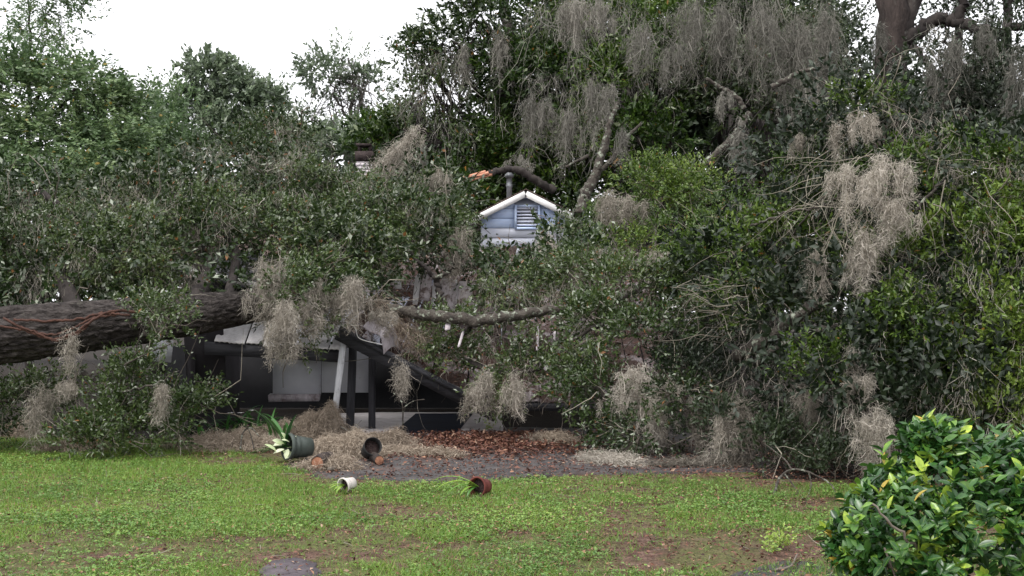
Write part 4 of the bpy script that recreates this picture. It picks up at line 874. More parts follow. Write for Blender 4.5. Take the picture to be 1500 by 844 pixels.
bare("broken_limb", "crooked pale limb rising before the dark hollow, bent back at its top", [([P(1030, 243, 22), P(1060, 215, 22.2), P(1082, 190, 22.4), P(1098, 165, 22.5)], .07, .05), ([P(1090, 160, 22.5), P(1078, 142, 22.5), P(1055, 128, 22.5), P(1035, 115, 22.5)], .055, .03)])
bare("broken_limb", "short pale limb pointing right from the dark trees, high up", [([P(1130, 128, 22.5), P(1150, 118, 22.5), P(1172, 106, 22.5), P(1196, 100, 22.4)], .06, .03)])
gb = G(1180, 722)
bare("bare_branch", "pale forked bare branch arched on the lawn before the right brush", [([G(1133, 728), P(1142, 700, 11.9) , P(1160, 688, 12.0), P(1185, 692, 11.8), P(1215, 708, 11.7), G(1226, 726)], .014, .006), ([P(1160, 688, 12.0), P(1148, 672, 12.2), P(1120, 650, 12.5)], .009, .005), ([P(1185, 692, 11.8), P(1188, 712, 11.7), G(1180, 736)], .008, .004), ([P(1150, 695, 11.9), P(1165, 715, 11.7), G(1182, 738)], .007, .004)], cat="branch")
bare("bare_branch", "small pale lichened twig standing up before the navy sheet", [([G(590, 650), P(590, 600, 15.5), P(586, 585, 15.5), P(575, 575, 15.5)], .010, .005), ([P(590, 598, 15.5), P(605, 588, 15.5), P(622, 585, 15.4)], .007, .004), ([P(588, 590, 15.5), P(600, 578, 15.5)], .005, .003)], cat="branch")
bare("bare_branch", "thin pale twig lying across the moss heap in the middle", [([G(500, 655) + [0, 0, .25], G(515, 662) + [0, 0, .22], G(530, 668) + [0, 0, .14], G(560, 680) + [0, 0, .05]], .012, .006), ([G(512, 660) + [0, 0, .22], G(530, 650) + [0, 0, .30]], .006, .003)], cat="branch")
bare("bare_branch", "curled pale lichened twigs on the moss heap by the wall plants", [([G(352, 664) + [0, 0, .05], G(356, 660) + [0, 0, .22], G(368, 660) + [0, 0, .27], G(380, 664) + [0, 0, .2]], .012, .006), ([G(372, 664) + [0, 0, .05], G(366, 660) + [0, 0, .22], G(358, 660) + [0, 0, .3]], .008, .004)], cat="branch")
bare("bare_branch", "slim pale twig running across the shadow left of the carport", [([P(182, 535, 14.3), P(215, 518, 14.2), P(252, 503, 14.2)], .012, .006)], cat="branch")
bare("bare_branch", "small dry stick lying on the drive near the broken pot", [([G(482, 692) + [0, 0, .03], G(500, 688) + [0, 0, .03]], .025, .018)], cat="stick", mat='twig')
bare("bare_branch", "thin dark stick on the bottom edge of the lawn beside the soil", [([G(1135, 838) + [0, 0, .01], G(1158, 834) + [0, 0, .02], G(1168, 818) + [0, 0, .03]], .010, .005)], cat="stick", mat='twig')
# vines on the trunk
vn = empty("woody_vine", P(80, 480, 14.4), "reddish brown vine stems looped over the fallen trunk's bark", "vine")
for pts in ([(5, 466), (45, 487), (75, 497), (105, 490), (135, 470), (165, 456), (205, 457)], [(0, 478), (40, 484), (80, 490), (112, 478), (150, 457)], [(20, 468), (70, 470), (110, 468), (150, 460), (190, 462)], [(30, 478), (60, 491), (85, 499), (118, 486), (140, 466), (170, 462)]):
    m = MB(); tube(m, [P(a_, b_, 14.18 + .0009 * a_ + rng.normal(0, .015) + .003 * max(0, 478 - b_)) for a_, b_ in pts], rng.uniform(.011, .018), 6, 40, wob=.006); part(m, "stem", M['vine'], vn, True)

# ------------------------------------------------------------------ standing trees
def tree(name, label, base, H, trunk_r, ells, mat, lean=(0, 0), limbs=9, per=1.4, n_spray=14, cr=.6, nl=10, slen=.45, L=.15, W=.07, tint=(.1, .9), bark='dark_bark', group=None, droop=0., feather=False, limb_r=.35, trunk_pts=None, shell=.55, flat=.7, bw=60, up=.7):
    base = np.asarray(base, float); r = oak(name, base, label, group)
    base = base * [1, 1, 0]
    tpts = trunk_pts if trunk_pts is not None else [base - UP * .1, base + [lean[0] * .3, lean[1] * .3, H * .35], base + [lean[0] * .7, lean[1] * .7, H * .7], base + [lean[0], lean[1], H]]
    m = MB(); c = tube(m, tpts, [trunk_r * 1.25, trunk_r, trunk_r * .75, trunk_r * .3], 12, 28, wob=.04, jit=.05); part(m, "trunk", M[bark], r, True)
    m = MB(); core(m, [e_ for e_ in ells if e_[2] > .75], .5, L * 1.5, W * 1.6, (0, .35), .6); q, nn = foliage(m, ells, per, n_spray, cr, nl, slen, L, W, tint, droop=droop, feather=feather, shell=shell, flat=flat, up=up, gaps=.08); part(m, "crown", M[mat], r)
    order = rng.permutation(len(ells))[:limbs]
    bm = MB()
    for e in order:
        tgt = ells[e][0]; k = int(np.clip(np.searchsorted(c[:, 2], tgt[2] - 1.2 - .3 * np.linalg.norm((tgt - base)[:2])), 5, 25)); s0 = c[k]
        mid = s0 * .5 + tgt * .5 + [0, 0, -.08 * np.linalg.norm(tgt - s0)] + rng.normal(0, .25, 3)
        m = MB(); cc = tube(m, [s0, mid, tgt], [trunk_r * limb_r, trunk_r * limb_r * .35], 7, 16, wob=.07, jit=.04); part(m, "limb", M[bark], r, True)
        for t_ in range(max(1, bw // max(1, limbs))):
            s1 = cc[rng.integers(5, 15)]; near = q[np.argsort(((q - s1) ** 2).sum(1))[:25]]; t1 = near[rng.integers(0, len(near))]
            tube(bm, [s1, (s1 + t1) / 2 + rng.normal(0, .12, 3), t1], [trunk_r * .06 + .006, .005], 4, 8, wob=.04, cap=False)
    if bm.v: part(bm, "branchwork", M[bark], r, kind='stuff')
    return r, q
def gx(px, Y): return np.array([(px - CX) / FPX * Y, Y, 0.0])
tree("standing_tree", "feathery bright green tree overhanging the far left edge", gx(-190, 25), 9, .2, [E(30, 140, 22, 70, 45, 1.0), E(110, 130, 22, 70, 40, 1.0), E(170, 175, 22.5, 60, 50, .9), E(60, 210, 22, 90, 50, 1), E(150, 235, 22, 80, 40, .9), E(40, 275, 21, 80, 36, .8), E(130, 285, 21, 60, 30, .8), E(205, 255, 22, 45, 40, .8), E(20, 70, 22.5, 50, 32, .8, .7), E(200, 150, 23, 40, 24, .6, .6), E(90, 85, 22.5, 70, 26, .6, .6), E(-60, 160, 23, 90, 120, 1.3)], 'locust', lean=(1.5, -1), per=2.4, n_spray=13, cr=.42, nl=16, slen=.36, L=.088, W=.040, feather=True, droop=.15, tint=(.1, .95), flat=.5)
tree("standing_tree", "slender sapling top of feathery leaves against the white sky at top left", gx(40, 26), 8.6, .06, [E(70, 5, 25.6, 30, 14, .4, .8), E(85, 22, 25.5, 36, 12, .4, .8), E(30, 40, 25.5, 40, 8, .3, .7), E(95, 45, 25.5, 22, 16, .3, .6)], 'locust', per=2.6, n_spray=7, cr=.25, nl=16, slen=.34, L=.07, W=.03, feather=True, droop=.2, limbs=4, bw=12)
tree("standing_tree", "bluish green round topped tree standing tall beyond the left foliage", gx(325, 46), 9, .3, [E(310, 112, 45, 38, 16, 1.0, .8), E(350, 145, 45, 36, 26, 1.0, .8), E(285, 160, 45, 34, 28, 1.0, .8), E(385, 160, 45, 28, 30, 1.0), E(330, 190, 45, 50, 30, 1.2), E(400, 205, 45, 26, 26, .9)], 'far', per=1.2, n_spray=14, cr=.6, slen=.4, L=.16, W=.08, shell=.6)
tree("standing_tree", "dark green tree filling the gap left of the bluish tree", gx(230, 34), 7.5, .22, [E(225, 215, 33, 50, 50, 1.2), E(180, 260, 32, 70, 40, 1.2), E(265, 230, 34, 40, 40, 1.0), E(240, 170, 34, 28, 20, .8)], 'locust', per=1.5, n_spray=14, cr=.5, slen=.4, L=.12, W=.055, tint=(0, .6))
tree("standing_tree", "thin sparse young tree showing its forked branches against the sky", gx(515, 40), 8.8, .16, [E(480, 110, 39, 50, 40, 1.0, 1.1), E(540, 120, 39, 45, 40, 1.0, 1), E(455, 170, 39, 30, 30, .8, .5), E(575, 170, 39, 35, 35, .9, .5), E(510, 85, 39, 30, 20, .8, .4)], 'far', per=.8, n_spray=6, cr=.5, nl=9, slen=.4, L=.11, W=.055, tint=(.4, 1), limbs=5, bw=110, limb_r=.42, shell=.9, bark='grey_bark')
def understory(cat, label, px, Y, ells, mat='oak', **kw):
    return tree("understory_tree", label, gx(px, Y), kw.pop('H', 4.2), .10, ells, mat, limbs=3, bw=16, group="low trees behind the house", **kw)
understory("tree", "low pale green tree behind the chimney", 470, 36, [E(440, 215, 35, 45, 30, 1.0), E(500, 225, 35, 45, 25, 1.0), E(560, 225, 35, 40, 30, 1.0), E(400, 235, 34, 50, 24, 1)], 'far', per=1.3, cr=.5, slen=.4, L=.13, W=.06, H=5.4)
understory("tree", "low bright tree between the chimney and the oblique moss beard", 560, 32, [E(590, 215, 31, 38, 32, .9), E(560, 200, 31, 26, 22, .8), E(620, 240, 31, 40, 40, .9)], 'oak_bright', per=1.5, cr=.45, slen=.35, L=.12, W=.055, tint=(.2, .9))
understory("tree", "dark low tree directly behind the gable roof", 720, 30, [E(700, 235, 29, 50, 50, .9), E(660, 280, 27.5, 30, 40, .6), E(760, 200, 30, 60, 50, 1.0), E(720, 280, 29.5, 60, 40, .6), E(820, 240, 29, 40, 50, .9), E(838, 290, 28.5, 30, 36, .6), E(800, 290, 29.5, 40, 30, .6), E(830, 180, 29.5, 40, 40, .9)], 'oak_bright', per=1.6, cr=.45, slen=.35, L=.12, W=.055, tint=(.0, .75))
tree("live_oak", "open crowned oak with dark crooked limbs left of the big mossy oak", gx(700, 30), 9.5, .24, [E(660, 60, 29, 55, 35, 1.0, .8), E(700, 25, 29, 50, 30, 1.0, .9), E(620, 95, 29, 36, 26, .8, .7), E(600, 150, 29, 45, 35, .9, .5), E(650, 200, 29, 50, 40, 1.0, .6), E(640, 140, 29, 30, 24, .8, .45), E(725, 190, 29, 50, 40, .9, .8), E(590, 190, 30, 40, 30, .9, .6)], 'oak', per=1.4, n_spray=11, cr=.42, slen=.36, L=.11, W=.05, tint=(.2, .95), limbs=8, bw=120, limb_r=.42, shell=.7,
     trunk_pts=[gx(735, 30), P(730, 350, 30), P(735, 200, 30), P(742, 60, 30), P(735, -60, 30)])
tree("live_oak", "great mossy oak towering over the house's right side", gx(930, 32), 12, .5, [E(790, 30, 29, 70, 50, 1.3), E(880, 40, 28.5, 80, 60, 1.4), E(800, 120, 28.5, 60, 50, 1.2), E(900, 120, 27.5, 70, 55, 1.2), E(960, 60, 28, 70, 60, 1.3), E(870, 200, 27.5, 55, 50, 1.0, .9), E(990, 130, 28, 60, 50, 1.2), E(940, 210, 26.5, 45, 50, .9, .8), E(1010, 20, 29, 80, 50, 1.4), E(850, -60, 29, 140, 60, 1.8, .5), E(740, 110, 29, 45, 55, 1.0, .9)], 'oak_bright', per=1.35, n_spray=14, cr=.5, slen=.4, L=.115, W=.053, tint=(.0, .7), limbs=9, bw=110, limb_r=.35)
tree("live_oak", "dark moss hung oak behind the crooked pale limb", gx(1120, 34), 12, .45, [E(1090, 40, 30, 80, 60, 1.4), E(1170, 60, 30, 70, 60, 1.3), E(1080, 120, 27, 60, 45, 1.0), E(1150, 150, 27, 60, 60, 1.1), E(1040, 90, 27.5, 45, 45, .9), E(1200, 120, 28, 40, 60, 1.0), E(1100, -50, 30, 160, 50, 1.6, .5), E(1110, 250, 30, 110, 60, 1.0, .5), E(1000, 250, 30, 80, 60, 1.0, .5), E(1220, 20, 30, 40, 40, 1, .7)], 'oak', per=1.3, n_spray=13, cr=.48, slen=.4, L=.115, W=.053, tint=(.0, .55), limbs=9, bw=90)
tree("live_oak", "tree with a stout reddish brown trunk at the top right corner", gx(1300, 26), 14, .36, [E(1400, 120, 24, 70, 50, 1.2), E(1470, 160, 23.5, 70, 60, 1.2), E(1330, 110, 25, 40, 40, .9, .7), E(1480, 60, 25, 60, 30, 1, .6), E(1400, 10, 26, 60, 26, 1, .6), E(1520, 230, 22, 60, 80, 1.2), E(1400, 210, 24, 60, 40, 1, .8), E(1280, 130, 26, 40, 30, .8, .7), E(1350, -60, 26, 160, 50, 1.6, .5), E(1250, 60, 27, 30, 50, .9, .7), E(1380, 60, 27, 40, 30, .8, .6), E(1460, 100, 25, 60, 40, 1)], 'deep', per=1.3, n_spray=12, cr=.45, slen=.38, L=.10, W=.048, tint=(.0, .8), bark='brown_bark', limbs=5, bw=70,
     trunk_pts=[gx(1310, 26), P(1306, 250, 26), P(1308, 60, 26), P(1312, -120, 26), P(1318, -260, 26)])
tm = bpy.data.objects["live_oak.003"] if "live_oak.003" in bpy.data.objects else None
for pts, r0, r1 in (([P(1320, 60, 26), P(1345, 45, 25.8), P(1370, 28, 25.6), P(1405, 25, 25.4), P(1412, -20, 25.4)], .16, .10), ([P(1390, 28, 25.5), P(1430, 42, 25.3), P(1465, 48, 25.2), P(1510, 30, 25)], .13, .08), ([P(1335, 60, 26), P(1352, 85, 25.5), P(1375, 110, 25)], .08, .04), ([P(1312, 90, 26), P(1325, 40, 26), P(1345, -20, 26), P(1350, -80, 26)], .2, .14)):
    m = MB(); tube(m, pts, [r0, r1], 9, 26, wob=.03, jit=.06); part(m, "limb", M['dark_bark'], tm, True)
# tall bare trunks in the deep shade on the right
for (px_, Y_, r_, lab, top) in ((1405, 30, .16, "slim dark trunk behind the right oak's level limb", -80), (1478, 29, .2, "dark trunk nearest the right edge under the hanging moss", -80), (1210, 36, .2, "shaded trunk between the mossy oak and the stout brown trunk", -60), (1075, 38, .22, "dim grey trunk inside the dark hollow behind the crooked limb", -40)):
    tree("live_oak", lab, gx(px_, Y_), 10, r_, [E(px_, -60, Y_, 60, 40, 1.2), E(px_ - 30, 30, Y_, 26, 20, .6, .5)], 'deep', per=.9, n_spray=10, cr=.5, slen=.4, L=.12, W=.055, limbs=2, bw=14, trunk_pts=[gx(px_, Y_), P(px_ + 4, 250, Y_), P(px_ - 3, 100, Y_), P(px_ + 2, top, Y_)])
# the far wood: one mass of leaves behind everything
mb = MB()
fw = [E(x_, y_, Y_, 110, h_, 1.6, w_) for x_, y_, Y_, h_, w_ in ((-100, 330, 40, 130, .9), (60, 320, 40, 100, 1), (190, 340, 40, 90, 1), (330, 320, 42, 80, 1), (460, 310, 42, 70, 1), (580, 310, 42, 70, 1), (40, 430, 30, 70, .7), (200, 420, 32, 70, .7), (350, 410, 34, 70, .7), (500, 400, 36, 70, .7), (650, 390, 38, 70, .7), (700, 260, 42, 80, .8), (830, 240, 42, 110, .8), (950, 220, 42, 130, .9), (1060, 190, 42, 140, .9), (1170, 200, 42, 140, .9), (1290, 240, 42, 110, .9), (1400, 220, 40, 90, .9), (1510, 230, 38, 110, .9), (1620, 200, 36, 160, .8),
      (1030, 420, 45, 50, 1), (1000, 345, 40, 60, 1.3), (1035, 160, 40, 60, 1), (790, 110, 42, 80, 1), (1180, 410, 45, 50, 1), (880, 410, 45, 50, 1), (1320, 410, 45, 50, 1), (1450, 400, 44, 60, 1), (740, 400, 46, 50, 1), (980, 330, 36, 90, .7), (1100, 330, 36, 100, .8), (1230, 330, 34, 100, .7), (250, 400, 40, 80, .4), (1400, 360, 30, 100, .7), (1550, 380, 28, 120, .7), (-150, 450, 30, 100, .5), (1000, 60, 44, 70, .8), (1120, 40, 44, 80, .8), (870, 90, 44, 90, .7), (1190, 90, 44, 70, .6))]
core(mb, fw, .35, .40, .2)
foliage(mb, fw, per_m2=.6, n_spray=13, cr=.8, nl=9, slen=.6, L=.26, W=.13, tint=(.0, .8), shell=.6, gaps=0)
tag(mb.build("woods", M['deep']), "dark wood closing off the view behind the house and oaks", "woods", kind='stuff')

# ------------------------------------------------------------------ Spanish moss
def moss(px, py, Y, w, h, label, n=None, tint=.5, mat='moss', lean=(0, 0), depth=None, wd=None):
    o_ = P(px, py, Y); W_, H_ = w * 1.15 * Y / FPX, h * 1.15 * Y / FPX
    m = MB(); hang_moss(m, np.zeros(3), W_, H_, depth or W_ * .7, n or int(380 + w * h * .38), tint, wd or .000165 * Y, 0, lean, .5 if mat == 'moss_grey' else .82)
    return tag(m.build("hanging_moss", M[mat], loc=o_), label, "moss", "beards of Spanish moss")
MOSS = [(392, 372, 15.6, 42, 95, "long grey beard of moss above the right end of the thick trunk", .5), (420, 436, 15.3, 44, 88, "wide tan moss beard hanging over the carport's left roof panels", .6),
 (470, 400, 15.8, 26, 60, "thin grey moss trailing beside the wide tan beard", .4), (408, 465, 15.2, 14, 60, "narrow lock of moss before the carport's dark opening", .5), (520, 405, 16.0, 50, 70, "tangled tan moss just above the leaning fascia's top", .55),
 (452, 428, 15.5, 30, 62, "grey tan moss lock between the wide beard and the leaning fascia", .45), (492, 432, 15.9, 26, 44, "short moss fringe above the pale leaning post", .5), (588, 518, 16.2, 12, 62, "slender moss lock dangling from the middle of the leaning fascia", .6), (713, 540, 15.6, 34, 62, "tan moss beard hanging over the fascia's low end", .5), (752, 542, 15.5, 34, 55, "pale moss beard beside the one over the fascia's low end", .65),
 (872, 362, 17.5, 22, 78, "long moss lock slanting down above the lichen limb's right end", .55), (803, 340, 19.5, 30, 58, "whitish moss lock hanging before the gable's lower right", .85), (898, 275, 19.2, 46, 62, "grey moss beard at the top of the branch right of the gable", .4), (930, 285, 19.0, 26, 42, "small grey moss tuft right beside the grey beard near the gable", .35),
 (965, 365, 17.2, 50, 50, "tan moss patch on the branches above the broken board end", .5), (930, 530, 14.6, 60, 75, "bright pale moss beard over the middle right brush", .85), (960, 565, 14.5, 46, 85, "palest moss beard with ragged ends under the bright one", .95), (985, 555, 14.4, 34, 40, "small pale moss tuft at the right of the palest beard", .75),
 (1058, 600, 13.5, 32, 78, "tan moss column hanging in the shade right of the pale beards", .5), (1092, 580, 13.5, 40, 110, "dim wide moss curtain in the shaded brush", .3), (1182, 560, 13.0, 18, 90, "grey moss strip hanging on the shaded upright bough", .3),
 (1255, 165, 14.2, 60, 46, "topmost beige moss tuft on the right crown", .7), (1235, 240, 13.4, 40, 50, "small beige moss tuft on the bare twig fan", .75), (1296, 225, 13.2, 60, 75, "largest beige moss mass in the right crown", .85), (1308, 285, 13.1, 46, 70, "beige moss below the largest mass in the right crown", .75), (1262, 335, 13.1, 34, 90, "long ragged moss lock hanging at the right crown's middle", .7), (1198, 362, 13.3, 12, 70, "thin moss string left of the ragged lock", .6), (1170, 195, 14.6, 18, 26, "tiny mauve moss tuft at the right crown's left shoulder", .5), (1280, 590, 11.9, 44, 85, "pinkish tan moss beard just above the glossy shrub's left side", .65), (1265, 545, 12.3, 34, 40, "wispy moss tuft over the pinkish beard", .6), (1250, 505, 12.6, 10, 50, "thin moss string on the lower right crown", .6),
 (104, 478, 14.0, 8, 62, "thin moss string hanging under the left part of the trunk", .45), (218, 438, 15.0, 30, 40, "grey moss tuft resting on the trunk's middle", .45), (62, 560, 14.6, 26, 75, "dim tan moss lock in the far left brush", .4), (100, 555, 14.4, 50, 30, "sagging tan moss swag above the far left brush", .45), (235, 560, 14.1, 24, 48, "small tan moss lock on the broad branch before the trunk", .45),
 (690, 560, 15.8, 26, 40, "short moss tuft left of the beard over the fascia's low end", .45), (560, 450, 16.4, 36, 34, "moss lock over the curled roofing sheet", .6), (846, 395, 17.0, 16, 55, "slim moss lock beside the gable branch's stem", .5), (670, 330, 18.6, 24, 80, "faint grey moss in the leaves left of the gable", .35), (500, 330, 18.6, 30, 60, "faint grey moss in the leaves below the chimney", .35), (285, 330, 17.0, 40, 70, "grey moss in the leaves above the trunk", .3), (1020, 600, 14.3, 24, 60, "dim moss lock left of the tan column", .3), (640, 245, 20.0, 40, 40, "rounded moss cap over a bough left of the orange split end", .6)]
for (px_, py_, Y_, w_, h_, lab, tn) in MOSS: moss(px_, py_, Y_, w_, h_, lab, tint=tn)
moss(612, 182, 20.6, 22, 56, "upper end of the long oblique moss swag near the chimney", tint=.65, lean=(-.8, 0), n=900)
moss(592, 205, 20.5, 26, 60, "oblique moss swag slanting down toward the chimney", tint=.65, lean=(-.85, 0), n=1100)
UPM = [(850, -14, 24, 34, 75, "pinkish moss curtain at the top edge above the big oak", .8), (880, -10, 24, 30, 60, "moss curtain right of the pinkish one at the top edge", .65), (830, -6, 24, 24, 52, "short moss lock left of the pinkish curtain at the top edge", .7), (798, 140, 25, 26, 62, "grey moss beard under the big oak's left bough", .5), (778, 128, 25, 12, 80, "slim grey moss lock left of the beard under the big oak's bough", .45), (832, 150, 24.5, 30, 80, "broad grey moss beard in the middle of the big oak", .55), (868, 105, 24, 22, 85, "long moss lock above the diagonal lichen limb", .5), (912, 180, 22.5, 12, 60, "moss string on the fork of the diagonal lichen limb", .4), (890, 120, 24, 30, 50, "ragged moss tuft in the big oak above the diagonal limb", .55),
 (1015, -10, 25, 46, 90, "wide grey moss curtain at the top edge left of the dark oak", .4), (1060, 0, 25, 40, 100, "grey moss curtain at the top edge over the dark oak's left half", .4), (1120, 0, 25, 50, 125, "broadest moss curtain hanging through the dark oak", .4), (1165, 10, 25, 46, 160, "longest moss curtain hanging through the dark oak", .45), (1212, 10, 25, 36, 125, "grey moss curtain at the dark oak's right edge", .4), (1085, 165, 21.8, 16, 80, "thin moss lock hanging from the crooked pale limb", .45), (1062, 130, 22, 26, 40, "moss tuft at the crooked pale limb's bend", .5), (1192, 120, 22, 16, 40, "moss lock hanging from the short pale limb", .45), (1395, 50, 23, 34, 105, "dark moss curtain under the level limb at top right", .2), (1360, 90, 23, 22, 80, "dim moss lock beside the stout brown trunk", .2), (1440, 20, 23, 20, 90, "dim moss lock in the sky gap at the top right", .25), (1488, 60, 22, 26, 110, "dim moss curtain by the right edge at the top", .2), (733, 30, 28, 16, 90, "pale moss column down the open oak's trunk", .6), (620, 205, 27, 10, 60, "thin moss string below the open oak's dark limbs", .5), (940, 25, 24.5, 40, 70, "moss curtain in the big oak's top right", .45), (985, 60, 24.5, 30, 60, "moss lock between the two big oaks", .4), (760, 225, 24.5, 34, 26, "tan moss heap on the snapped limb over the gable", .6), (1290, 30, 25.5, 14, 60, "moss strip on the stout brown trunk", .25), (680, 60, 28, 10, 60, "thin moss string in the open oak's sky gap", .55)]
for (px_, py_, Y_, w_, h_, lab, tn) in UPM: moss(px_, py_, Y_, w_, h_, lab, tint=tn, mat='moss_grey', n=int(280 + w_ * h_ * .2))
# fine wisps caught everywhere in the leaves: nobody could count them
def wisps(name, ells, k, size, label, mat, tint, wd):
    q, nn = clumps(ells, 4, .35, .7); sel = rng.integers(0, len(q), k); m = MB()
    ns = 9; top = np.repeat(q[sel] + nn[sel] * .12, ns, 0) + rng.normal(0, .07, (k * ns, 3)); L_ = np.repeat(size * rng.lognormal(0, .5, k), ns) * rng.uniform(.4, 1.1, k * ns)
    strands(m, top, np.array([0, 0, -1.0]) + rng.normal(0, .35, top.shape), L_, wd, 5, .4, .25, np.repeat(np.clip(tint + rng.normal(0, .15, k), 0, 1), ns))
    tag(m.build(name, M[mat]), label, "moss", kind='stuff')
wisps("moss_wisps", E1 + E2, 1250, .28, "fine moss wisps caught through the fallen oak's leaves", 'moss', .6, .0021)
wisps("moss_wisps", E3 + E4 + E5, 900, .30, "fine moss wisps caught through the right hand crown", 'moss', .6, .0019)
wisps("moss_wisps", [E(870, 60, 26.5, 130, 80, 1.6), E(1110, 60, 26.5, 130, 80, 1.8), E(820, 160, 25.5, 80, 60, 1.2), E(1010, 100, 26, 90, 70, 1.4), E(650, 150, 28, 70, 90, 1.2), E(1400, 110, 24, 110, 70, 1.4)], 450, .5, "grey moss wisps hanging through the tall oaks", 'moss_grey', .5, .0038)
# heaps on the ground
def heap(px, py, rx, ry, h, n, tint, label, yaw=0.):
    c_ = G(px, py); m = MB(); mound(m, np.array([0, 0, 0.0]), rx, ry, h, int(n * 2.0), tint, .0027, yaw)
    tag(m.build("moss_heap", M['moss_tan' if px < 820 else 'moss'], loc=c_ ), label, "moss heap", "heaps of fallen moss on the ground")
heap(330, 657, .72, .42, .17, 1700, .72, "broad tan moss heap between the broad branch and the dark pot")
heap(400, 646, .42, .28, .22, 1200, .68, "tan moss heap behind the dark overturned pot")
heap(466, 641, .42, .30, .40, 1700, .62, "tallest moss heap, against the leaning white post")
heap(500, 668, .52, .34, .24, 1700, .66, "brownish moss heap right of the dark overturned pot")
heap(560, 655, .40, .28, .18, 1100, .45, "dull moss heap before the pale slab's left end")
heap(620, 668, .52, .085, .06, 700, .62, "thin moss strip trailing across the drive into the leaf heap", -.5)
heap(480, 688, .30, .14, .12, 600, .6, "small moss heap at the lawn edge beside the orange log end")
heap(805, 650, .30, .16, .12, 800, .72, "low tan moss cushion alone on the right of the leaf heap")
heap(895, 678, .22, .50, .05, 700, .7, "pale moss strip running to the lawn on the right of the drive", .55)
heap(955, 662, .40, .20, .10, 600, .25, "dim moss heap under the mossy low branch")
heap(1020, 684, .5, .10, .06, 420, .1, "thin dark moss drift along the shaded lawn edge")
heap(110, 662, .42, .2, .12, 700, .5, "greyish moss heap at the left tip of the broad branch")
heap(20, 640, .4, .3, .2, 700, .5, "tan moss heap at the far left edge of the lawn")
m = MB()        # moss draped down the bent roof behind the fascia
q = np.stack([P(540 + 76 * t_ + rng.normal(0, 10), 438 + 62 * t_ + rng.normal(0, 9), 16.7 + .1 * rng.random()) for t_ in rng.random(900)])
strands(m, q, np.array([.7, 0, -.8]) + rng.normal(0, .5, q.shape), rng.uniform(.12, .35, len(q)), .003, 6, .45, .1, .6)
tag(m.build("moss_drape", M['moss_tan']), "thick tan moss drape running down beside the leaning fascia", "moss")

# ------------------------------------------------------------------ pots and small plants
def strap(root, base, azi, L, W, lift, droop, mat='strap', tint=.5, name="leaf"):
    """one long arched leaf with a folded midrib"""
    k = 9; t = np.linspace(0, 1, k); hx_, hy_ = math.cos(azi), math.sin(azi)
    ang = lift - droop * t ** 1.3; ds = L / (k - 1)
    r_ = np.concatenate([[0], np.cumsum(np.cos(ang[:-1]) * ds)]); z_ = np.concatenate([[0], np.cumsum(np.sin(ang[:-1]) * ds)])
    mid = np.stack([r_ * hx_, r_ * hy_, z_], 1) + np.asarray(base, float)
    w = W * np.sin(np.clip(t * .9 + .12, 0, 1) * math.pi) ** .7 / 2; s_ = np.array([-hy_, hx_, 0])
    up = np.stack([-np.sin(ang) * hx_, -np.sin(ang) * hy_, np.cos(ang)], 1)
    v = np.concatenate([mid + s_ * w[:, None] + up * w[:, None] * .35, mid, mid - s_ * w[:, None] + up * w[:, None] * .35])
    if base[2] + z_.min() > -5: v[:, 2] = np.maximum(v[:, 2], -np.inf)
    i_ = np.arange(k - 1); m = MB(); m.add(v, None, np.concatenate([np.stack([i_, i_ + 1, i_ + k + 1, i_ + k], 1), np.stack([i_ + k, i_ + k + 1, i_ + 2 * k + 1, i_ + 2 * k], 1)]), 0, tint)
    return m.build(name, M[mat], root, True)
def broad(root, base, d, L, W, mat, tint, n=(0, 0, 1), name="leaf"):
    """one oval leaf, cupped and drooping at its tip"""
    d = norm(np.asarray(d, float)); s_ = norm(np.cross(d, np.asarray(n, float))); u = np.cross(s_, d)
    k = 6; t = np.linspace(0, 1, k); w = W / 2 * np.sin(np.clip(t * .93 + .05, 0, 1) * math.pi) ** .75
    mid = np.asarray(base) + d * (t * L)[:, None] - u * (.22 * L * t ** 2)[:, None]
    v = np.concatenate([mid + s_ * w[:, None] + u * w[:, None] * .3, mid, mid - s_ * w[:, None] + u * w[:, None] * .3])
    i_ = np.arange(k - 1); m = MB(); m.add(v, None, np.concatenate([np.stack([i_, i_ + 1, i_ + k + 1, i_ + k], 1), np.stack([i_ + k, i_ + k + 1, i_ + 2 * k + 1, i_ + 2 * k], 1)]), 0, tint)
    return m.build(name, M[mat], root, True)
def pot(name, c_, r, h, axis, mat, label, inner, taper=.75, rim=True):
    """a plant pot on its side: axis points out of its mouth"""
    e = empty(name, c_, label, "plant pot")
    R = rot_to(axis); A = np.stack([-R[:, 2], R[:, 1], R[:, 0]], 1)         # local z becomes the axis
    e.rotation_euler = Matrix(A.tolist()).to_euler()
    m = MB(); lathe(m, [(0, 0), (r * taper, 0), (r * (taper + 1) / 2 * .99, h * .5), (r * .985, h), (r * .93, h), (r * .9, h * .55), (r * .85, h * .5)], 26); m.build("pot_body", M[mat], e, True)
    if rim: m = MB(); lathe(m, [(r * .99, h * .84), (r * 1.07, h * .85), (r * 1.09, h * 1.0), (r * 1.05, h * 1.015), (r * .94, h * 1.005)], 26); m.build("rim", M[mat], e, True)
    m = MB(); v_ = [(0, h * .66), (r * .3, h * (.70 + .05 * rng.random())), (r * .6, h * .64), (r * .92, h * .6)]; lathe(m, v_, 18); m.build("soil", M[inner], e, True)
    return e, A
bp_ = G(449, 676); big, A = pot("plant_pot", bp_ + [.02, .12, .145], .142, .29, (-.80, -.60, .10), 'pot_dark', "large grey green pot tipped on its side at the lawn edge, pale leaves spilling", 'pot_inner')
Ai = A.T
def inpot(e, A_, world): return (np.asarray(world) - np.array(e.location)) @ A_
mouth = np.array(big.location) + A[:, 2] * .24
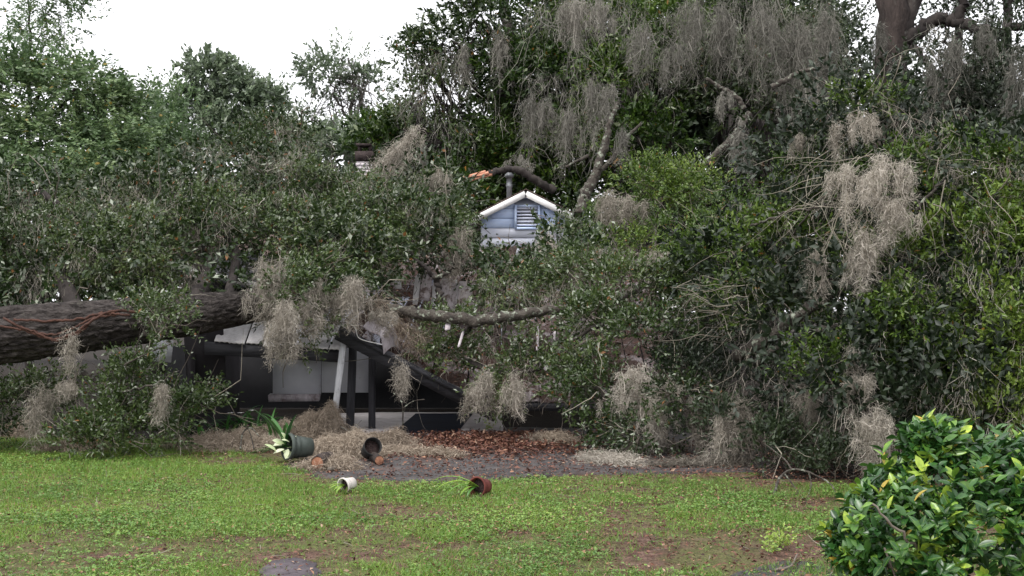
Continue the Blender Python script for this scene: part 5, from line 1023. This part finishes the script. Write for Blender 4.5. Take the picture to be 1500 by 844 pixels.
for q in range(16):
    d = A[:, 2] * .8 + rng.normal(0, .55, 3) + [0, 0, .15]; b0 = mouth + rng.normal(0, .05, 3) + norm(d) * .04
    broad(big, inpot(big, A, b0), norm(d) @ A, rng.uniform(.09, .15), rng.uniform(.045, .07), 'variegated', rng.uniform(.3, 1), n=(np.array([0, -.4, 1]) + rng.normal(0, .3, 3)) @ A)
for q in range(9):
    d = np.array([-1.0, rng.uniform(-.45, .25), 0]); o_ = strap(big, (0, 0, 0), math.atan2(d[1], d[0]), rng.uniform(.30, .60), .026, rng.uniform(-.1, .25), .45, tint=rng.uniform(.1, .5))
    o_.matrix_local = Matrix(A.tolist()).to_4x4().inverted() @ Matrix.Translation(Vector((mouth - np.array(big.location)).tolist()))
for q in range(5):
    d = np.array([rng.normal(-.3, .5), rng.normal(0, .4)]); o_ = strap(big, (0, 0, 0), math.atan2(d[1], d[0]), rng.uniform(.35, .62), .06, rng.uniform(.9, 1.4), .5, tint=rng.uniform(.0, .4))
    o_.matrix_local = Matrix(A.tolist()).to_4x4().inverted() @ Matrix.Translation(Vector((mouth - np.array(big.location) + [-.06, 0, 0]).tolist()))
wp, A2 = pot("plant_pot", G(516, 719) + [0, .05, .068], .072, .13, (-.62, -.78, -.12), 'pot_pale', "small chalky white pot lying on the grass with a few yellow green leaves", 'soil')
mo = A2[:, 2] * .1
for q in range(4):
    o_ = strap(wp, (0, 0, 0), math.radians(200 + q * 16), rng.uniform(.16, .24), .025, .3 - .1 * q, .9, tint=.95); o_.matrix_local = Matrix(A2.tolist()).to_4x4().inverted() @ Matrix.Translation(Vector(mo.tolist()))
rp, A3 = pot("plant_pot", G(712, 727) + [0, .06, .085], .088, .15, (-.55, -.82, .06), 'terracotta', "dark red clay pot lying on the lawn, long arched green leaves trailing left", 'soil')
mo = A3[:, 2] * .12
for q in range(5):
    o_ = strap(rp, (0, 0, 0), math.radians(178 + q * 14), [.50, .44, .36, .25, .2][q], .034, .55 - .12 * q, 1.35, tint=[.8, .95, .6, .8, .5][q]); o_.matrix_local = Matrix(A3.tolist()).to_4x4().inverted() @ Matrix.Translation(Vector(mo.tolist()))
def spill(root, A_, c_, r_, n_=60):
    m = MB(); th = np.arange(16) / 16 * 2 * math.pi; rad = r_ * (1 + .35 * np.sin(th * 3 + 1) * rng.random(16) + rng.normal(0, .1, 16))
    v = np.vstack([np.c_[rad * np.cos(th) * 1.3, rad * np.sin(th), np.full(16, .004)], np.c_[.5 * rad * np.cos(th) * 1.3, .5 * rad * np.sin(th), r_ * .22 + rng.normal(0, .004, 16)], [[0, 0, r_ * .3]]]) + c_
    i_ = np.arange(16); j_ = (i_ + 1) % 16
    m.add((v - np.array(root.location)) @ A_, np.stack([i_ + 16, j_ + 16, np.full(16, 32)], 1), np.stack([i_, j_, j_ + 16, i_ + 16], 1)); m.build("spilled_soil", M['soil'], root, True)
spill(wp, A2, G(505, 721), .055); spill(rp, A3, G(698, 730), .085); spill(big, A, G(432, 682), .10)
# hollow pot piece with the cut branch beside it, and the sawn log end
kp, A4 = pot("plant_pot", G(538, 676) + [0, .04, .10], .105, .24, (.35, -.85, .38), 'pot_inner', "black nursery pot on its side in the moss beside a pale cut branch", 'soil', rim=False)
def log(name, a, b, r, label):
    e = empty(name, (np.asarray(a) + np.asarray(b)) / 2, label, "log"); o_ = np.array(e.location)
    m = MB(); tube(m, [a - o_, (a + b) / 2 - o_ + [0, 0, r * .15], b - o_], [r, r * 1.05], 12, 10, wob=.004, jit=.05, cap=False); m.build("bark", M['brown_bark'], e, True)
    m = MB(); d = norm(b - a); R = rot_to(d); th = np.arange(12) / 12 * 2 * math.pi; ring = np.stack([np.full(12, -.006), np.cos(th) * r * 1.0, np.sin(th) * r * 1.0], 1) @ R.T + b - o_
    m.add(np.vstack([ring, b - o_ + d * .012]), [[i_, (i_ + 1) % 12, 12] for i_ in range(12)]); m.build("cut_face", M['cut_wood'], e)
log("log", G(518, 668) + [0, .3, .10], G(556, 682) + [0, 0, .055], .05, "short log with a pale cut end lying before the black pot")
lg = G(462, 690); log("log", lg + [.10, .32, .10], lg + [.02, -.02, .085], .07, "stub of log with an orange cut end half buried in the moss")
# strap leaved lilies before the wall
def lily(px, py, n_, hgt_, label, flowers=0):
    c_ = G(px, py); e = empty("lily_plant", c_, label, "plant")
    for q in range(n_):
        strap(e, (rng.normal(0, .09), rng.normal(0, .07), 0), rng.uniform(0, 2 * math.pi), hgt_ * rng.uniform(.6, 1.15), rng.uniform(.025, .045), rng.uniform(.75, 1.45), rng.uniform(.7, 1.9), tint=float(np.clip(rng.normal(.25, .18), 0, .9)))
    for q in range(flowers):
        fx, fy, fz = rng.uniform(-.18, .2), -.15, hgt_ * rng.uniform(.55, .75)
        for w_ in range(5): broad(e, (fx, fy, fz), (math.cos(w_ * 1.26), math.sin(w_ * 1.26), .4), .05, .028, 'petal', .5, name="petal")
lily(352, 643, 26, .62, "spiky lily with white flowers growing before the carport's left wall", 3)
lily(392, 642, 20, .66, "strap leaved lily beside the flowering one at the carport wall")
lily(318, 644, 14, .5, "smaller lily in the shade at the left of the flowering one")
lily(425, 634, 12, .38, "low lily clump near the pale block under the wall board")
lily(414, 652, 8, .62, "tall broad leaved plant standing behind the dark overturned pot")
# lone plants
def tuft(px, py, n_, s_, label, tint=.8):
    c_ = G(px, py); e = empty("weed_plant", c_, label, "plant"); m = MB()
    d = rng.normal(0, .6, (n_, 3)); d[:, 2] = rng.uniform(.3, 1.1, n_); ax = norm(d)
    sprays(m, ax * .01 + [0, 0, .01], ax, np.full(n_, s_), 9, .035, .017, np.full(n_, tint)); tag(m.build("leaf_cover", M['weed'], e), kind='stuff')
    m = MB(); twigs(m, np.zeros((6, 3)) + [0, 0, .0], norm(rng.normal(0, .4, (6, 3)) + UP), s_, .002, 4, .15); m.build("stem", M['twig'], e)
tuft(1142, 803, 26, .13, "single bright green weed tuft on the bare soil at right", .95)
tuft(1128, 812, 8, .07, "tiny weed seedling beside the bright tuft on the soil", .8)
tuft(715, 630, 8, .16, "small yellow green sprig under the fascia's low end", .95)

# ------------------------------------------------------------------ the glossy shrub in the right foreground
SY = 5.15
sh = empty("glossy_shrub", (P(1430, 700, SY) * [1, 1, 0]), "glossy broad leaved shrub with yellow green shoots at the lower right corner", "shrub")
so = np.array(sh.location)
def leaf_mesh(kind):
    k = 5; t = np.linspace(0, 1, k); w = .5 * np.sin(np.clip(t * .93 + .06, 0, 1) * math.pi) ** .8 * (.44 + .06 * rng.random())
    cu = rng.uniform(.05, .28); mid = np.stack([t, np.zeros(k), -cu * t ** 2 + .1 * t], 1); f_ = rng.uniform(.2, .5)
    s_ = np.array([0, 1, 0]); wav = rng.normal(0, .012, (2, k))
    v = np.concatenate([mid + s_ * w[:, None] + UP * (w * f_ + wav[0])[:, None], mid, mid - s_ * w[:, None] + UP * (w * f_ + wav[1])[:, None]])
    i_ = np.arange(k - 1); return v, np.concatenate([np.stack([i_, i_ + 1, i_ + k + 1, i_ + k], 1), np.stack([i_ + k, i_ + k + 1, i_ + 2 * k + 1, i_ + 2 * k], 1)])
shapes = [leaf_mesh(q) for q in range(6)]
ells = [(P(1400, 775, SY), np.array([.45, .5, .36])), (P(1322, 800, SY - .1), np.array([.29, .4, .30])), (P(1450, 705, SY + .1), np.array([.36, .45, .21])), (P(1520, 760, SY), np.array([.42, .5, .38])), (P(1325, 740, SY + .1), np.array([.20, .35, .16])), (P(1255, 800, SY - .1), np.array([.12, .2, .09])), (P(1365, 650, SY + .1), np.array([.13, .2, .10])), (P(1400, 960, SY), np.array([.5, .5, .6]))]
recs = []
for c_, r_ in ells:
    for q in range(260):
        d = rng.normal(0, 1, 3); d[1] -= .5; d[2] += .45; d = norm(d); tipp = c_ + d * r_ * rng.uniform(.72, 1.08)
        inside = any((((tipp - c2) / r2) ** 2).sum() < .5 for c2, r2 in ells)
        if inside or tipp[2] < .05: continue
        young = rng.random() < .14; tb = rng.uniform(.72, .95) if young else rng.uniform(.10, .58)
        axd = norm(d * .8 + UP * .5 + rng.normal(0, .25, 3)); R = rot_to(axd); nlv = rng.integers(6, 10)
        for w_ in range(nlv):
            az = w_ * 2.4 + rng.normal(0, .2); el = rng.uniform(.15, .9) if not young else rng.uniform(.5, 1.1)
            ld = R @ np.array([math.sin(el), math.cos(el) * math.cos(az), math.cos(el) * math.sin(az)])
            L_ = rng.uniform(.042, .067) * (1.08 if young else 1); pos = tipp - axd * (w_ / nlv) * .10
            nrm = norm(axd * .9 + UP * .4 + rng.normal(0, .25, 3)); y_ = norm(np.cross(nrm, ld)); z_ = np.cross(ld, y_)
            recs.append((pos, np.stack([ld, y_, z_], 1) * L_, rng.integers(0, 6), float(np.clip(tb + rng.normal(0, .06), 0, 1))))
vis = []
for q, (pos, R_, s_, tb) in enumerate(recs):
    px_, py_ = CX + FPX * pos[0] / pos[1], HZ - FPX * (pos[2] - EYE) / pos[1]
    vis.append(pos[1] if (1190 < px_ < 1495 and 590 < py_ < 840) else 99)
order = np.argsort(vis)
tb_bins = [.15, .28, .40, .52, .78, .9]
lm = {}
for s_ in range(6):
    for bi, tb in enumerate(tb_bins):
        m = MB(); m.add(shapes[s_][0], None, shapes[s_][1], 0, tb); lm[(s_, bi)] = m.mesh("leaf", M['shrub_leaf'], True)
for q in order[:300]:
    pos, R_, s_, tb = recs[q]; bi = int(np.argmin([abs(tb - b_) for b_ in tb_bins]))
    o_ = bpy.data.objects.new("leaf", lm[(s_, bi)]); COL.objects.link(o_); o_.parent = sh
    mw = Matrix(R_.tolist()).to_4x4(); mw.translation = Vector((pos - so).tolist()); o_.matrix_local = mw
m = MB()
for q in order[300:]:
    pos, R_, s_, tb = recs[q]; m.add(shapes[s_][0] @ R_.T + pos, None, shapes[s_][1], 0, tb)
part(m, "foliage", M['shrub'], sh, True, kind='stuff')
for q in range(16):
    c_, r_ = ells[q % len(ells)]; d = norm(rng.normal(0, 1, 3) + [0, -.5, .6]); tipp = c_ + d * r_ * .9
    m = MB(); tube(m, [so + rng.normal(0, .08, 3) * [1, 1, 0], so * .5 + tipp * .5 + [0, 0, -.1] + rng.normal(0, .05, 3), tipp], [.012, .004], 6, 14, wob=.01); part(m, "stem", M['twig'], sh, True)
m = MB(); tube(m, [P(1278, 738, 4.75), P(1300, 762, 4.72), P(1330, 790, 4.72), P(1352, 806, 4.76), P(1380, 812, 4.9)], [.004, .008], 6, 20, wob=.004); part(m, "stem", M['twig'], sh, True)
print("TRIS", sum(sum(len(p.vertices) - 2 for p in o.data.polygons) if len(o.data.polygons) < 4000 else len(o.data.loops) - 2 * len(o.data.polygons) for o in scene.objects if o.type == 'MESH'), "OBJ", len(scene.objects))
